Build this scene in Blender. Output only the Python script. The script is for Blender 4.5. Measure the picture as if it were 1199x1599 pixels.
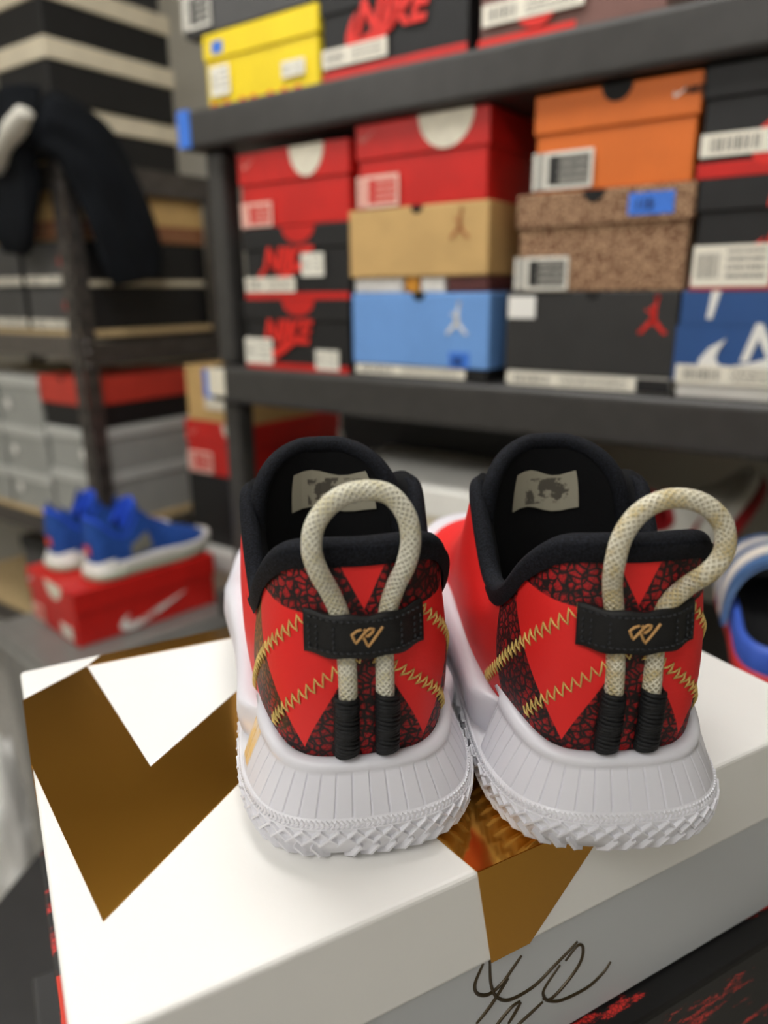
import bpy, bmesh, math, random
from mathutils import Vector, Matrix, noise

for o in list(bpy.data.objects):
    bpy.data.objects.remove(o)
scene = bpy.context.scene
C = scene.collection
rnd = random.Random(7)

# ---------------------------------------------------------------- camera
cam_d = bpy.data.cameras.new('camera')
cam = bpy.data.objects.new('camera', cam_d)
C.objects.link(cam)
_r = Vector((0.811, 0.585, -0.010)).normalized()
_f = Vector((-0.563, 0.775, -0.286))
_f = (_f - _r * _f.dot(_r)).normalized()
_u = _r.cross(_f)
cam.matrix_world = Matrix(((_r.x, _u.x, -_f.x, 0), (_r.y, _u.y, -_f.y, 0), (_r.z, _u.z, -_f.z, 1.30), (0, 0, 0, 1)))
cam_d.sensor_fit = 'AUTO'
cam_d.sensor_width = 36
cam_d.lens = 26.0
cam_d.clip_start = 0.02
cam_d.dof.use_dof = True
cam_d.dof.focus_distance = 0.30
cam_d.dof.aperture_fstop = 5.0
scene.camera = cam

# ---------------------------------------------------------------- world, exposure
wd = bpy.data.worlds.new('world')
scene.world = wd
wd.use_nodes = True
wd.node_tree.nodes['Background'].inputs[0].default_value = (0.9, 0.88, 0.82, 1)
wd.node_tree.nodes['Background'].inputs[1].default_value = 0.05
vs = scene.view_settings
vs.view_transform = 'Standard'
vs.look = 'None'
vs.gamma = 1
vs.use_curve_mapping = False
vs.exposure = 0.55
LAMP = 9.0          # radiance of the ceiling diffusers
CEIL = 2.55

# ---------------------------------------------------------------- materials
def lin(c):
    return tuple(((v / 255) / 12.92 if v / 255 <= 0.04045 else ((v / 255 + 0.055) / 1.055) ** 2.4) for v in c)

class NB:
    def __init__(s, name):
        s.m = bpy.data.materials.new(name)
        s.m.use_nodes = True
        s.t = s.m.node_tree
        s.b = s.t.nodes['Principled BSDF']
    def n(s, typ, **kw):
        nd = s.t.nodes.new(typ)
        for k, v in kw.items():
            setattr(nd, k, v)
        return nd
    def put(s, sock, v):
        if hasattr(v, 'node'):
            s.t.links.new(v, sock)
        else:
            sock.default_value = v
    def math(s, op, a, b=0.0, c=None, clamp=False):
        nd = s.n('ShaderNodeMath', operation=op, use_clamp=clamp)
        s.put(nd.inputs[0], a)
        s.put(nd.inputs[1], b)
        if c is not None:
            s.put(nd.inputs[2], c)
        return nd.outputs[0]
    def mix(s, f, a, b):
        nd = s.n('ShaderNodeMix', data_type='RGBA')
        s.put(nd.inputs[0], f)
        s.put(nd.inputs[6], a if hasattr(a, 'node') else (*a, 1))
        s.put(nd.inputs[7], b if hasattr(b, 'node') else (*b, 1))
        return nd.outputs[2]
    def mr(s, v, a, b, c=0.0, d=1.0, smooth=True):
        nd = s.n('ShaderNodeMapRange')
        nd.interpolation_type = 'SMOOTHSTEP' if smooth else 'LINEAR'
        s.put(nd.inputs[0], v)
        for i, x in enumerate((a, b, c, d)):
            s.put(nd.inputs[i + 1], x)
        return nd.outputs[0]
    def obj(s):
        return s.n('ShaderNodeTexCoord').outputs['Object']
    def noise(s, scale, detail=2.0, rough=0.5, vec=None):
        nd = s.n('ShaderNodeTexNoise')
        s.put(nd.inputs['Vector'], vec if vec is not None else s.obj())
        nd.inputs['Scale'].default_value = scale
        nd.inputs['Detail'].default_value = detail
        nd.inputs['Roughness'].default_value = rough
        return nd.outputs[0]
    def vor(s, scale, feature='DISTANCE_TO_EDGE', vec=None):
        nd = s.n('ShaderNodeTexVoronoi', feature=feature)
        s.put(nd.inputs['Vector'], vec if vec is not None else s.obj())
        nd.inputs['Scale'].default_value = scale
        return nd.outputs[0]
    def bump(s, h, strength, dist=0.001):
        nd = s.n('ShaderNodeBump')
        nd.inputs['Strength'].default_value = strength
        nd.inputs['Distance'].default_value = dist
        s.put(nd.inputs['Height'], h)
        s.t.links.new(nd.outputs[0], s.b.inputs['Normal'])
    def uv(s):
        nd = s.n('ShaderNodeUVMap')
        sp = s.n('ShaderNodeSeparateXYZ')
        s.t.links.new(nd.outputs[0], sp.inputs[0])
        return sp.outputs[0], sp.outputs[1]
    def base(s, c, rough=0.6, metal=0.0, spec=0.5):
        s.put(s.b.inputs['Base Color'], c if hasattr(c, 'node') else (*c, 1))
        s.put(s.b.inputs['Roughness'], rough)
        s.b.inputs['Metallic'].default_value = metal
        s.b.inputs['Specular IOR Level'].default_value = spec

MATS = {}
def mat(name, c, rough=0.6, metal=0.0, spec=0.5, var=None, bump=None, c2=None):
    """plain procedural material: colour with a little noise variation and relief"""
    if name in MATS:
        return MATS[name]
    b = NB(name)
    col = lin(c)
    if var:
        sc, amt = var
        other = lin(c2) if c2 else tuple(x * (1 - amt) for x in col)
        b.base(b.mix(b.mr(b.noise(sc, 4), 0.35, 0.65), col, other), rough, metal, spec)
    else:
        b.base(col, rough, metal, spec)
    if bump:
        b.bump(b.noise(bump[0], 3), bump[1], bump[2] if len(bump) > 2 else 0.001)
    MATS[name] = b.m
    return b.m

def mat_print(name, paper, ink, kind='label'):
    """flat print: barcode bars on the left, rows of small type on the right"""
    if name in MATS:
        return MATS[name]
    b = NB(name)
    sp = b.n('ShaderNodeSeparateXYZ')
    b.t.links.new(b.n('ShaderNodeTexCoord').outputs['Generated'], sp.inputs[0])
    x, z = sp.outputs[0], sp.outputs[2]
    bars = b.math('GREATER_THAN', b.math('SINE', b.math('ADD', b.math('MULTIPLY', x, 260.0), b.math('MULTIPLY', b.math('SINE', b.math('MULTIPLY', x, 71.0)), 2.0))), 0.1)
    inb = b.math('MULTIPLY', b.math('GREATER_THAN', x, 0.06), b.math('LESS_THAN', x, 0.36))
    inb = b.math('MULTIPLY', inb, b.math('MULTIPLY', b.math('GREATER_THAN', z, 0.2), b.math('LESS_THAN', z, 0.8)))
    rows = b.math('GREATER_THAN', b.math('SINE', b.math('MULTIPLY', z, 31.0)), 0.1)
    cmb = b.n('ShaderNodeCombineXYZ')
    b.put(cmb.inputs[0], b.math('MULTIPLY', x, 60.0))
    b.put(cmb.inputs[1], b.math('FLOOR', b.math('MULTIPLY', z, 5.0)))
    words = b.math('GREATER_THAN', b.noise(1.0, 1, vec=cmb.outputs[0]), 0.47)
    txt = b.math('MULTIPLY', b.math('MULTIPLY', rows, words), b.math('MULTIPLY', b.math('GREATER_THAN', x, 0.44), b.math('LESS_THAN', x, 0.94)))
    txt = b.math('MULTIPLY', txt, b.math('MULTIPLY', b.math('GREATER_THAN', z, 0.12), b.math('LESS_THAN', z, 0.88)))
    f = b.math('MAXIMUM', b.math('MULTIPLY', bars, inb), txt)
    if kind == 'dark':      # dark field with light type and a pale barcode strip on the left
        field = b.math('MULTIPLY', b.math('GREATER_THAN', x, 0.27), b.math('MULTIPLY', b.math('LESS_THAN', x, 0.95), b.math('MULTIPLY', b.math('GREATER_THAN', z, 0.1), b.math('LESS_THAN', z, 0.9))))
        bars2 = b.math('MULTIPLY', bars, b.math('MULTIPLY', b.math('LESS_THAN', x, 0.22), b.math('GREATER_THAN', x, 0.05)))
        f = b.math('MAXIMUM', b.math('MULTIPLY', field, b.math('SUBTRACT', 1.0, b.math('MULTIPLY', txt, 0.7))), bars2)
    b.base(b.mix(f, lin(paper), lin(ink)), 0.5)
    MATS[name] = b.m
    return b.m

# ---------------------------------------------------------------- mesh helpers
def mesh_obj(name, verts, faces, m, parent=None, smooth=False, uvs=None):
    me = bpy.data.meshes.new(name)
    me.from_pydata([tuple(v) for v in verts], [], faces)
    if uvs is not None:
        ul = me.uv_layers.new(name='UVMap')
        for p in me.polygons:
            for li in p.loop_indices:
                ul.data[li].uv = uvs[me.loops[li].vertex_index]
    if smooth:
        for p in me.polygons:
            p.use_smooth = True
    me.materials.append(m)
    me.update()
    o = bpy.data.objects.new(name, me)
    C.objects.link(o)
    if parent:
        o.parent = parent
    return o

def bm_obj(name, bm, m, parent=None, smooth=False):
    me = bpy.data.meshes.new(name)
    bm.to_mesh(me)
    bm.free()
    if smooth:
        for p in me.polygons:
            p.use_smooth = True
    me.materials.append(m)
    o = bpy.data.objects.new(name, me)
    C.objects.link(o)
    if parent:
        o.parent = parent
    return o

def add_box(bm, x0, x1, y0, y1, z0, z1, bev=0.0, seg=2):
    r = bmesh.ops.create_cube(bm, size=1)
    vs_ = r['verts']
    bmesh.ops.scale(bm, vec=(x1 - x0, y1 - y0, z1 - z0), verts=vs_)
    bmesh.ops.translate(bm, vec=((x0 + x1) / 2, (y0 + y1) / 2, (z0 + z1) / 2), verts=vs_)
    if bev:
        es = list({e for v in vs_ for e in v.link_edges})
        bmesh.ops.bevel(bm, geom=es, offset=bev, segments=seg, affect='EDGES', profile=0.5)

def box(name, x0, x1, y0, y1, z0, z1, m, parent=None, bev=0.0, seg=2):
    bm = bmesh.new()
    add_box(bm, x0, x1, y0, y1, z0, z1, bev, seg)
    return bm_obj(name, bm, m, parent, smooth=False)

def poly_plate(name, pts, m, parent, thick, frame):
    """flat outline with thickness; frame maps (a, b, c) -> 3D, c along the face normal"""
    n = len(pts)
    v = [frame(a, b, 0) for a, b in pts] + [frame(a, b, thick) for a, b in pts]
    bm = bmesh.new()
    bv = [bm.verts.new(p) for p in v]
    bm.faces.new(bv[n:])
    for i in range(n):
        j = (i + 1) % n
        bm.faces.new((bv[i], bv[j], bv[n + j], bv[n + i]))
    bm.normal_update()
    bmesh.ops.triangulate(bm, faces=bm.faces[:], ngon_method='EAR_CLIP')
    bmesh.ops.recalc_face_normals(bm, faces=bm.faces[:])
    return bm_obj(name, bm, m, parent)

def tube_data(path, rad, segs=10, closed=False, flat=1.0, up=None):
    P = [Vector(p) for p in path]
    n = len(P)
    R_ = rad if isinstance(rad, (list, tuple)) else [rad] * n
    V, Fc, UV = [], [], []
    tprev, nrm = None, None
    L = 0.0
    for i in range(n):
        a = P[(i - 1) % n] if (closed or i > 0) else P[i]
        b = P[(i + 1) % n] if (closed or i < n - 1) else P[i]
        t = (b - a).normalized()
        if nrm is None:
            ref = Vector(up) if up else (Vector((0, 0, 1)) if abs(t.z) < 0.9 else Vector((0, 1, 0)))
            nrm = (ref - t * ref.dot(t)).normalized()
        else:
            nrm = (nrm - t * nrm.dot(t)).normalized()
        bn = t.cross(nrm)
        if i:
            L += (P[i] - P[i - 1]).length
        for k in range(segs):
            an = 2 * math.pi * k / segs
            V.append(P[i] + nrm * (math.cos(an) * R_[i]) + bn * (math.sin(an) * R_[i] * flat))
            UV.append((L, k / segs))
    m_ = n if closed else n - 1
    for i in range(m_):
        i2 = (i + 1) % n
        for k in range(segs):
            k2 = (k + 1) % segs
            Fc.append((i * segs + k, i * segs + k2, i2 * segs + k2, i2 * segs + k))
    if not closed:
        Fc.append(tuple(range(segs - 1, -1, -1)))
        Fc.append(tuple(range((n - 1) * segs, n * segs)))
    return V, Fc, UV

def tube(name, path, rad, m, parent=None, segs=10, closed=False, flat=1.0, up=None):
    V, Fc, UV = tube_data(path, rad, segs, closed, flat, up)
    return mesh_obj(name, V, Fc, m, parent, True, UV)

def join_data(parts):
    V, Fc, UV = [], [], []
    for v, f, u in parts:
        o = len(V)
        V += v
        UV += u
        Fc += [tuple(i + o for i in q) for q in f]
    return V, Fc, UV

def smooth_path(P, n=8, closed=False):
    P = [Vector(p) for p in P]
    out = []
    N = len(P)
    for i in range(N if closed else N - 1):
        p0 = P[(i - 1) % N] if closed or i > 0 else P[0] * 2 - P[1]
        p1, p2 = P[i], P[(i + 1) % N]
        p3 = P[(i + 2) % N] if closed or i < N - 2 else P[-1] * 2 - P[-2]
        for k in range(n):
            t = k / n
            out.append(0.5 * ((2 * p1) + (p2 - p0) * t + (2 * p0 - 5 * p1 + 4 * p2 - p3) * t * t + (3 * p1 - p0 - 3 * p2 + p3) * t ** 3))
    if not closed:
        out.append(P[-1])
    return out

def thing(name, label, cat, loc=(0, 0, 0), rz=0.0, group=None):
    o = bpy.data.objects.new(name, None)
    o.empty_display_size = 0.05
    C.objects.link(o)
    o.location = loc
    o.rotation_euler = (0, 0, rz)
    return tag(o, label, cat, group)

def tag(o, label, cat, group=None):
    o['label'] = label
    o['category'] = cat
    if group:
        o['group'] = group
    return o

def struct(o, label=None):
    o['kind'] = 'structure'
    if label:
        o['label'] = label
    return o

def text_mesh(name, body, size, m, parent, loc, shear=0.0, bold=0.0, rot=(math.pi / 2, 0, 0), sx=1.0, thick=0.0003):
    cu = bpy.data.curves.new('t', 'FONT')
    cu.body = body
    cu.size = size
    cu.shear = shear
    cu.offset = bold
    cu.extrude = thick
    cu.resolution_u = 2
    ob = bpy.data.objects.new('t', cu)
    C.objects.link(ob)
    dg = bpy.context.evaluated_depsgraph_get()
    me = bpy.data.meshes.new_from_object(ob.evaluated_get(dg))
    bpy.data.objects.remove(ob)
    me.name = name
    me.materials.clear()
    me.materials.append(m)
    o = bpy.data.objects.new(name, me)
    C.objects.link(o)
    o.parent = parent
    o.location = loc
    o.rotation_euler = rot
    o.scale = (sx, 1, 1)
    return o

# common colours
M_black = mat('matte_black_card', (22, 21, 22), 0.55, var=(30, 0.3))
M_dark = mat('charcoal_card', (52, 51, 52), 0.5, var=(25, 0.2))
M_red = mat('red_card', (206, 32, 26), 0.42, var=(20, 0.12))
M_white = mat('white_card', (240, 237, 230), 0.5, var=(18, 0.06), bump=(220, 0.05))
M_cream = mat('cream_card', (226, 214, 188), 0.6, var=(18, 0.08))
M_tan = mat('kraft_card', (206, 168, 108), 0.62, var=(22, 0.10))
M_grey = mat('grey_card', (160, 161, 156), 0.55, var=(15, 0.08))
M_greyl = mat('pale_grey_card', (192, 193, 188), 0.5, var=(15, 0.06))
M_dgrey = mat('dark_grey_card', (74, 73, 73), 0.5, var=(15, 0.12))
M_tape = mat('blue_masking_tape', (62, 124, 226), 0.6, var=(90, 0.12))
M_tapeink = mat('marker_ink', (24, 44, 96), 0.6)
M_plastic = mat('black_shelf_plastic', (60, 58, 56), 0.42, var=(40, 0.15), bump=(300, 0.08))
M_notch = mat('notch_dark', (16, 14, 13), 0.8)
M_tissue = mat('tissue_paper', (232, 224, 204), 0.7, var=(60, 0.1))
M_lab = mat_print('size_label_print', (236, 230, 214), (70, 66, 60))
M_labd = mat_print('dark_size_label_print', (232, 228, 216), (34, 34, 32), 'dark')
M_labr = mat_print('red_size_label_print', (240, 206, 190), (205, 48, 42), 'dark')
M_sticker = mat_print('price_sticker_print', (240, 236, 222), (150, 146, 136))

# ---------------------------------------------------------------- room
X0, X1, Y0, Y1 = -3.1, 3.4, -3.4, 1.75
M_wall = mat('beige_wall_paint', (196, 192, 180), 0.85, var=(3, 0.06), bump=(120, 0.12))
M_floor = mat('beige_carpet', (182, 178, 170), 0.95, var=(60, 0.25), bump=(400, 0.5, 0.003))
M_ceil = mat('ceiling_tile', (226, 222, 210), 0.9, var=(40, 0.06), bump=(150, 0.3))
struct(box('floor', X0, X1, Y0, Y1, -0.05, 0, M_floor))
struct(box('ceiling', X0, X1, Y0, Y1, CEIL, CEIL + 0.05, M_ceil))
struct(box('wall_back', X0, X1, Y1, Y1 + 0.06, 0, CEIL, M_wall))
struct(box('wall_front', X0, X1, Y0 - 0.06, Y0, 0, CEIL, M_wall))
struct(box('wall_left', X0 - 0.06, X0, Y0, Y1, 0, CEIL, M_wall))
struct(box('wall_right', X1, X1 + 0.06, Y0, Y1, 0, CEIL, M_wall))

b = NB('fluorescent_diffuser')
b.base((0.9, 0.9, 0.88), 0.5)
b.b.inputs['Emission Color'].default_value = (1.0, 0.99, 0.96, 1)
b.b.inputs['Emission Strength'].default_value = LAMP
M_lamp = b.m
M_lampframe = mat('white_enamel', (228, 228, 224), 0.4)
for nm, lx, ly, w, d in (('over the aisle beside the shelves', -0.62, 0.52, 1.3, 0.36), ('in the left half of the room', -2.1, -0.8, 0.5, 1.2), ('added as fill behind the camera', -0.15, -1.15, 1.2, 0.5), ('added as fill over the right half of the room', 1.7, -1.7, 1.2, 0.5)):  # last two panels are unseen, added as fill for the camera-facing sides
    t = thing('ceiling_light', 'recessed fluorescent ceiling panel ' + nm, 'ceiling light', (lx, ly, CEIL), 0, 'fluorescent ceiling panels')
    box('diffuser', -w / 2, w / 2, -d / 2, d / 2, -0.012, -0.006, M_lamp, t)
    bm = bmesh.new()
    for a in ((-w / 2 - .03, w / 2 + .03, -d / 2 - .03, -d / 2), (-w / 2 - .03, w / 2 + .03, d / 2, d / 2 + .03), (-w / 2 - .03, -w / 2, -d / 2, d / 2), (w / 2, w / 2 + .03, -d / 2, d / 2)):
        add_box(bm, *a, -0.02, 0, 0.002, 1)
    bm_obj('frame', bm, M_lampframe, t)

# ---------------------------------------------------------------- shoe boxes
def shoebox(label, x0, x1, yf, L, z0, z1, mb, ml, lid=0.04, rz=0.0, name='shoe_box', group=None, over=0.0032, pivot=None):
    """front (short end) face looks to -y.  Parts: body, lid"""
    w, h = x1 - x0, z1 - z0
    root = thing(name, label, 'shoe box', ((x0 + x1) / 2, yf + L / 2, z0), rz, group)
    o = over
    box('body', -w / 2 + o, w / 2 - o, -L / 2 + o, L / 2 - o, 0.0004, h - 0.002, mb, root, 0.0015, 1)
    if lid:
        box('lid', -w / 2, w / 2, -L / 2, L / 2, h - lid, h - 0.0004, ml, root, 0.0025, 2)
    root['w'], root['L'], root['h'] = w, L, h
    return root

def fr(root, side='front', off=0.0):
    """frame on the front end (a to the right, b up from the base centre line) or on the right long side (a away from camera)"""
    L, w = root['L'], root['w']
    if side == 'front':
        return lambda a, b_, c: (a, -L / 2 - off - c, b_)
    return lambda a, b_, c: (w / 2 + off + c, a, b_)

def plate(root, name, a0, a1, b0, b1, m, side='front', off=0.0002, th=0.0006):
    f = fr(root, side, off)
    p, q = f(a0, b0, 0), f(a1, b1, th)
    lo = [min(p[i], q[i]) for i in range(3)]
    hi = [max(p[i], q[i]) for i in range(3)]
    return box(name, lo[0], hi[0], lo[1], hi[1], lo[2], hi[2], m, root)

def notch(root, a, b_, r, m, rx=None, off=0.0003, name='thumb_notch'):
    pts = [(a + (rx or r) * math.cos(math.pi + math.pi * k / 14), b_ + r * math.sin(math.pi + math.pi * k / 14)) for k in range(15)]
    return poly_plate(name, pts, m, root, 0.0007, fr(root, 'front', off))

SW = [(1, .62), (.75, .48), (.5, .35), (.3, .235), (.19, .19), (.125, .2), (.1, .26), (.115, .35), (.15, .45), (.06, .36), (.01, .25), (0, .15), (.03, .06), (.1, .0), (.2, .005), (.34, .075), (.55, .22), (.78, .42)]
def swoosh(root, a, b_, sc, m, side='front', hs=1.0, off=0.0005):
    return poly_plate('check_mark_logo', [(a + p[0] * sc, b_ + p[1] * sc * hs) for p in SW], m, root, 0.0006, fr(root, side, off))

def leaper(root, a, b_, s, m):
    """small leaping-figure emblem: one joined silhouette"""
    bm = bmesh.new()
    f = fr(root, 'front', 0.0005)
    def limb(p, q, w0, w1):
        d = Vector((q[0] - p[0], q[1] - p[1]))
        n_ = Vector((-d.y, d.x)).normalized()
        c = [(p[0] + n_.x * w0, p[1] + n_.y * w0), (p[0] - n_.x * w0, p[1] - n_.y * w0), (q[0] - n_.x * w1, q[1] - n_.y * w1), (q[0] + n_.x * w1, q[1] + n_.y * w1)]
        vb = [bm.verts.new(f(a + x * s, b_ + y * s, 0)) for x, y in c]
        vt = [bm.verts.new(f(a + x * s, b_ + y * s, 0.0006)) for x, y in c]
        bm.faces.new(vt)
        for i in range(4):
            bm.faces.new((vb[i], vb[(i + 1) % 4], vt[(i + 1) % 4], vt[i]))
    limb((0, -.05), (.02, .3), .11, .1)
    limb((.02, .25), (.1, .72), .07, .04)
    limb((0, .25), (-.3, .35), .05, .03)
    limb((0, .0), (-.42, -.42), .1, .05)
    limb((0, .0), (.42, -.42), .1, .05)
    limb((-.5, -.45), (-.3, -.42), .06, .05)
    limb((.32, -.42), (.52, -.46), .05, .06)
    for k in range(6):
        limb((.1, .78), (.1 + .09 * math.cos(k * 1.047), .78 + .09 * math.sin(k * 1.047)), .05, .05)
    limb((-.02, .36), (-.08, .48), .06, .05)
    bmesh.ops.recalc_face_normals(bm, faces=bm.faces[:])
    return bm_obj('leaping_figure_emblem', bm, m, root)

M_redink = mat('red_print', (226, 40, 30), 0.5)
M_whiteink = mat('white_print', (238, 236, 230), 0.5)
M_pinkink = mat('pale_red_print', (220, 120, 108), 0.5)

def nike(root, a, b_, size, m, shear=0.32, bold=0.0022, sx=0.92, side='front'):
    t = fr(root, side, 0.0008)(a, b_, 0)
    rot = (math.pi / 2, 0, 0) if side == 'front' else (math.pi / 2, 0, math.pi / 2)
    return text_mesh('lettering', 'NIKE', size, m, root, t, shear, bold, rot, sx)

# ---------------------------------------------------------------- main resin rack
rack = thing('shelving_rack', 'black plastic shelving rack loaded with shoe boxes', 'shelf', (-0.48, 1.2, 0))
def rk(x):
    return x + 0.48
def shelf(z_top, lip, xl, xr=0.16):
    bm = bmesh.new()
    add_box(bm, rk(xl), rk(xr), 0.945 - 1.2, 1.46 - 1.2, z_top - lip, z_top, 0.008, 3)
    return bm_obj('shelf', bm, M_plastic, rack)
s_up = shelf(1.599, 0.061, -1.118)
s_lo = shelf(1.170, 0.066, -1.086)
shelf(0.712, 0.06, -1.118)
shelf(0.25, 0.06, -1.118)
def post(x, y):
    bm = bmesh.new()
    for za, zb in ((0.0, 0.190), (0.25, 0.652), (0.712, 1.104), (1.170, 1.538)):
        add_box(bm, rk(x) - 0.022, rk(x) + 0.022, y - 1.2, y - 1.2 + 0.044, za, zb, 0.010, 2)
    return bm_obj('post', bm, M_plastic, rack)
for px in (-1.062, 0.10):
    post(px, 0.967)
    post(px, 1.40)
def tape(name, x0, x1, z0, z1, y, m, label):
    o = box(name, x0, x1, y - 0.0009, y - 0.0001, z0, z1, m, None, 0.0003, 1)
    return o
o = box('blue_tape_strip', rk(-1.1185), rk(-1.088), 0.9435 - 1.2, 0.9455 - 1.2, 1.541, 1.600, M_tape, rack)
o['label'] = 'strip of blue masking tape at the upper shelf end'
o = box('white_tag', rk(-1.090), rk(-1.046), 0.9425 - 1.2, 0.9455 - 1.2, 1.116, 1.166, M_tissue, rack, 0.001, 1)
o['label'] = 'white paper tag taped on the lower shelf end'

# ---- lower shelf row (z from 1.171)
zs0 = 1.1705
YF = 0.962
def blackred(root, w, h, sticker=None, big=True, sq=False):
    notch(root, 0.012, h - 0.001, 0.026, M_red, 0.036)
    nike(root, -w * 0.30, h * 0.40, 0.052, M_redink)
    swoosh(root, -w * 0.36, h * 0.10, w * 0.52, M_redink, hs=0.75)
    plate(root, 'red_band', -w / 2 + .002, w / 2 - .002, 0.0, 0.011, M_red)

r = shoebox('black shoe box with red letters and red band, bottom left of the shelf', -1.004, -0.764, YF, .34, zs0, 1.2885, M_black, M_black, .036)
blackred(r, .24, .118)
plate(r, 'size_label', -.118, -.052, .008, .052, M_sticker, off=.0012)
plate(r, 'price_sticker', .048, .098, .004, .036, M_sticker, off=.0012)
r = shoebox('black shoe box with red letters under the narrower red box', -0.996, -0.760, YF, .34, 1.2885, 1.4045, M_black, M_black, .036)
blackred(r, .236, .116)
plate(r, 'size_label', -.114, .002, .012, .036, M_lab, off=.0012)
plate(r, 'price_sticker', .018, .066, .036, .072, M_sticker, off=.0012)
r = shoebox('red shoe box with tissue in its notch, top of the leftmost column', -0.997, -0.757, YF, .34, 1.4045, 1.522, M_red, M_red, .05)
notch(r, .035, .1165, .045, M_tissue, .036)
plate(r, 'size_label', -.117, -.045, .002, .040, M_labr)
swoosh(r, -.108, .092, .03, M_pinkink)

# light blue drawer box
M_lblue = mat('light_blue_card', (112, 160, 224), 0.5, var=(20, 0.05))
r = shoebox('light blue shoe box with white leaping emblem', -0.757, -0.511, YF, .34, zs0, 1.297, M_black, M_lblue, .108)
notch(r, .004, .1262, .011, M_notch)
leaper(r, .070, .085, .034, M_whiteink)
plate(r, 'blue_tape_strip', .058, .092, .020, .042, M_tape)
text_mesh('marker_writing', '105', .013, M_tapeink, r, (.062, -.1722, .026), bold=.0004)
plate(r, 'size_label', -.118, .085, .003, .0175, M_lab, off=-.0015)
# flat packets between the light blue and tan boxes
for i, (x0, x1, c, lb) in enumerate(((-0.754, -0.662, (224, 220, 214), 'flat white paper packet lying on the light blue shoe box'), (-0.657, -0.634, (222, 150, 40), 'thin orange packet wedged above the light blue shoe box'), (-0.630, -0.588, (236, 232, 224), 'small white card packet wedged above the light blue shoe box'), (-0.584, -0.516, (92, 46, 44), 'dark red paper packet lying on the right of the light blue shoe box'))):
    o = box('paper_packet', x0, x1, YF + .004, YF + .20, 1.2976, 1.3186, mat('packet_%d' % i, c, .6, var=(80, .2)), None, .003, 2)
    tag(o, lb, 'packet', 'packets between boxes')
r = shoebox('kraft tan shoe box with small brown emblem', -0.760, -0.516, YF, .34, 1.319, 1.4185, M_tan, M_tan, .0)
box('lid', -.122, .122, -.17, .17, .0012, .0992, M_tan, r, .0025, 2)
notch(r, .004, .0988, .010, M_notch)
leaper(r, .076, .066, .030, mat('brown_print', (176, 110, 62), .6))
r = shoebox('red shoe box with tissue in its notch, on the kraft box', -0.744, -0.519, YF, .34, 1.4185, 1.5365, M_red, M_red, .05)
notch(r, .045, .1165, .046, M_tissue, .045)
plate(r, 'size_label', -.110, -.034, .002, .046, M_labr)
swoosh(r, -.103, .092, .028, M_pinkink)

M_soft = mat('soft_black_card', (44, 43, 42), 0.6, var=(25, 0.15))
r = shoebox('plain black shoe box with small red emblem under the speckled box', -0.485, -0.254, YF, .34, zs0, 1.2972, M_white, M_soft, .105)
notch(r, .006, .1262, .009, M_notch)
leaper(r, .086, .092, .034, M_redink)
plate(r, 'price_sticker', -.112, -.072, .092, .121, M_whiteink)
plate(r, 'size_label', -.112, .070, .002, .019, M_lab, off=-.0015)
plate(r, 'dark_strip', .072, .1135, .002, .019, M_black, off=-.0015)

b = NB('speckled_fleece_print')
n1 = b.noise(230, 3, .6)
b.base(b.mix(b.mr(b.math('ADD', b.math('MULTIPLY', n1, .85), b.math('MULTIPLY', b.noise(60, 3), .15)), .40, .60), lin((92, 54, 32)), lin((186, 150, 116))), .9)
b.bump(n1, .6, .003)
M_fleece = b.m
r = shoebox('brown speckled fleece-look shoe box with blue tape', -0.473, -0.247, YF - .004, .34, 1.2972, 1.4188, M_fleece, M_fleece, .042, over=.004)
notch(r, -.008, .1208, .014, M_notch)
plate(r, 'size_label', -.113, -.037, .002, .044, M_labd, off=-.002, th=.001)
plate(r, 'blue_tape_strip', .036, .090, .088, .113, M_tape, th=.001)
text_mesh('marker_writing', '115', .015, M_tapeink, r, (.044, -.1722, .095), bold=.0004)
M_orange = mat('orange_card', (222, 112, 36), .5, var=(20, .08))
r = shoebox('orange shoe box with dark size label', -0.455, -0.252, YF, .34, 1.4188, 1.534, M_orange, M_orange, .046)
notch(r, .004, .1142, .019, M_notch)
plate(r, 'size_label', -.100, -.020, .004, .048, M_labd)
swoosh(r, .070, .090, .016, M_whiteink)
text_mesh('lettering', 'NIKE', .010, M_notch, r, (.082, -.171, .092), .2, .0004)

# column at the right edge
def bigright(root, w, h, lab):
    nike(root, -w * .18, h * .33, .052, M_redink)
    swoosh(root, -w * .26, h * .08, w * .6, M_redink, hs=.75)
    poly_plate('red_tick_mark', [(-w * .16, h - .003), (-w * .12, h - .003), (-w * .16, h - .034), (-w * .175, h - .034)], M_redink, root, .0006, fr(root, 'front', .0003))
    plate(root, 'red_band', -w / 2 + .002, w / 2 - .002, 0, .016, M_red)
    plate(root, 'size_label', *lab, M_lab, off=.0014)
r = shoebox('navy blue shoe box with white letters on the right of the shelf', -0.252, -0.020, YF, .34, zs0, 1.2972, M_white, mat('navy_card', (44, 84, 142), .45, var=(20, .08)), .042)
box('sleeve', -.1185, .1185, -.1695, .1695, .020, .086, MATS['navy_card'], r)
nike(r, -.044, .048, .058, M_whiteink)
swoosh(r, -.090, .016, .20, M_whiteink, hs=.62, off=.001)
plate(r, 'size_label', -.114, .03, .018, .040, M_lab, off=.0014)
poly_plate('white_tick_mark', [(-.082, .126), (-.072, .126), (-.079, .094), (-.085, .094)], M_whiteink, r, .0006, fr(r, 'front', .0003))
r = shoebox('black shoe box with large label, middle of the rightmost column', -0.246, -0.012, YF, .34, 1.2972, 1.4195, M_black, M_black, .036)
bigright(r, .234, .122, (-.114, -.030, .004, .050))
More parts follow.
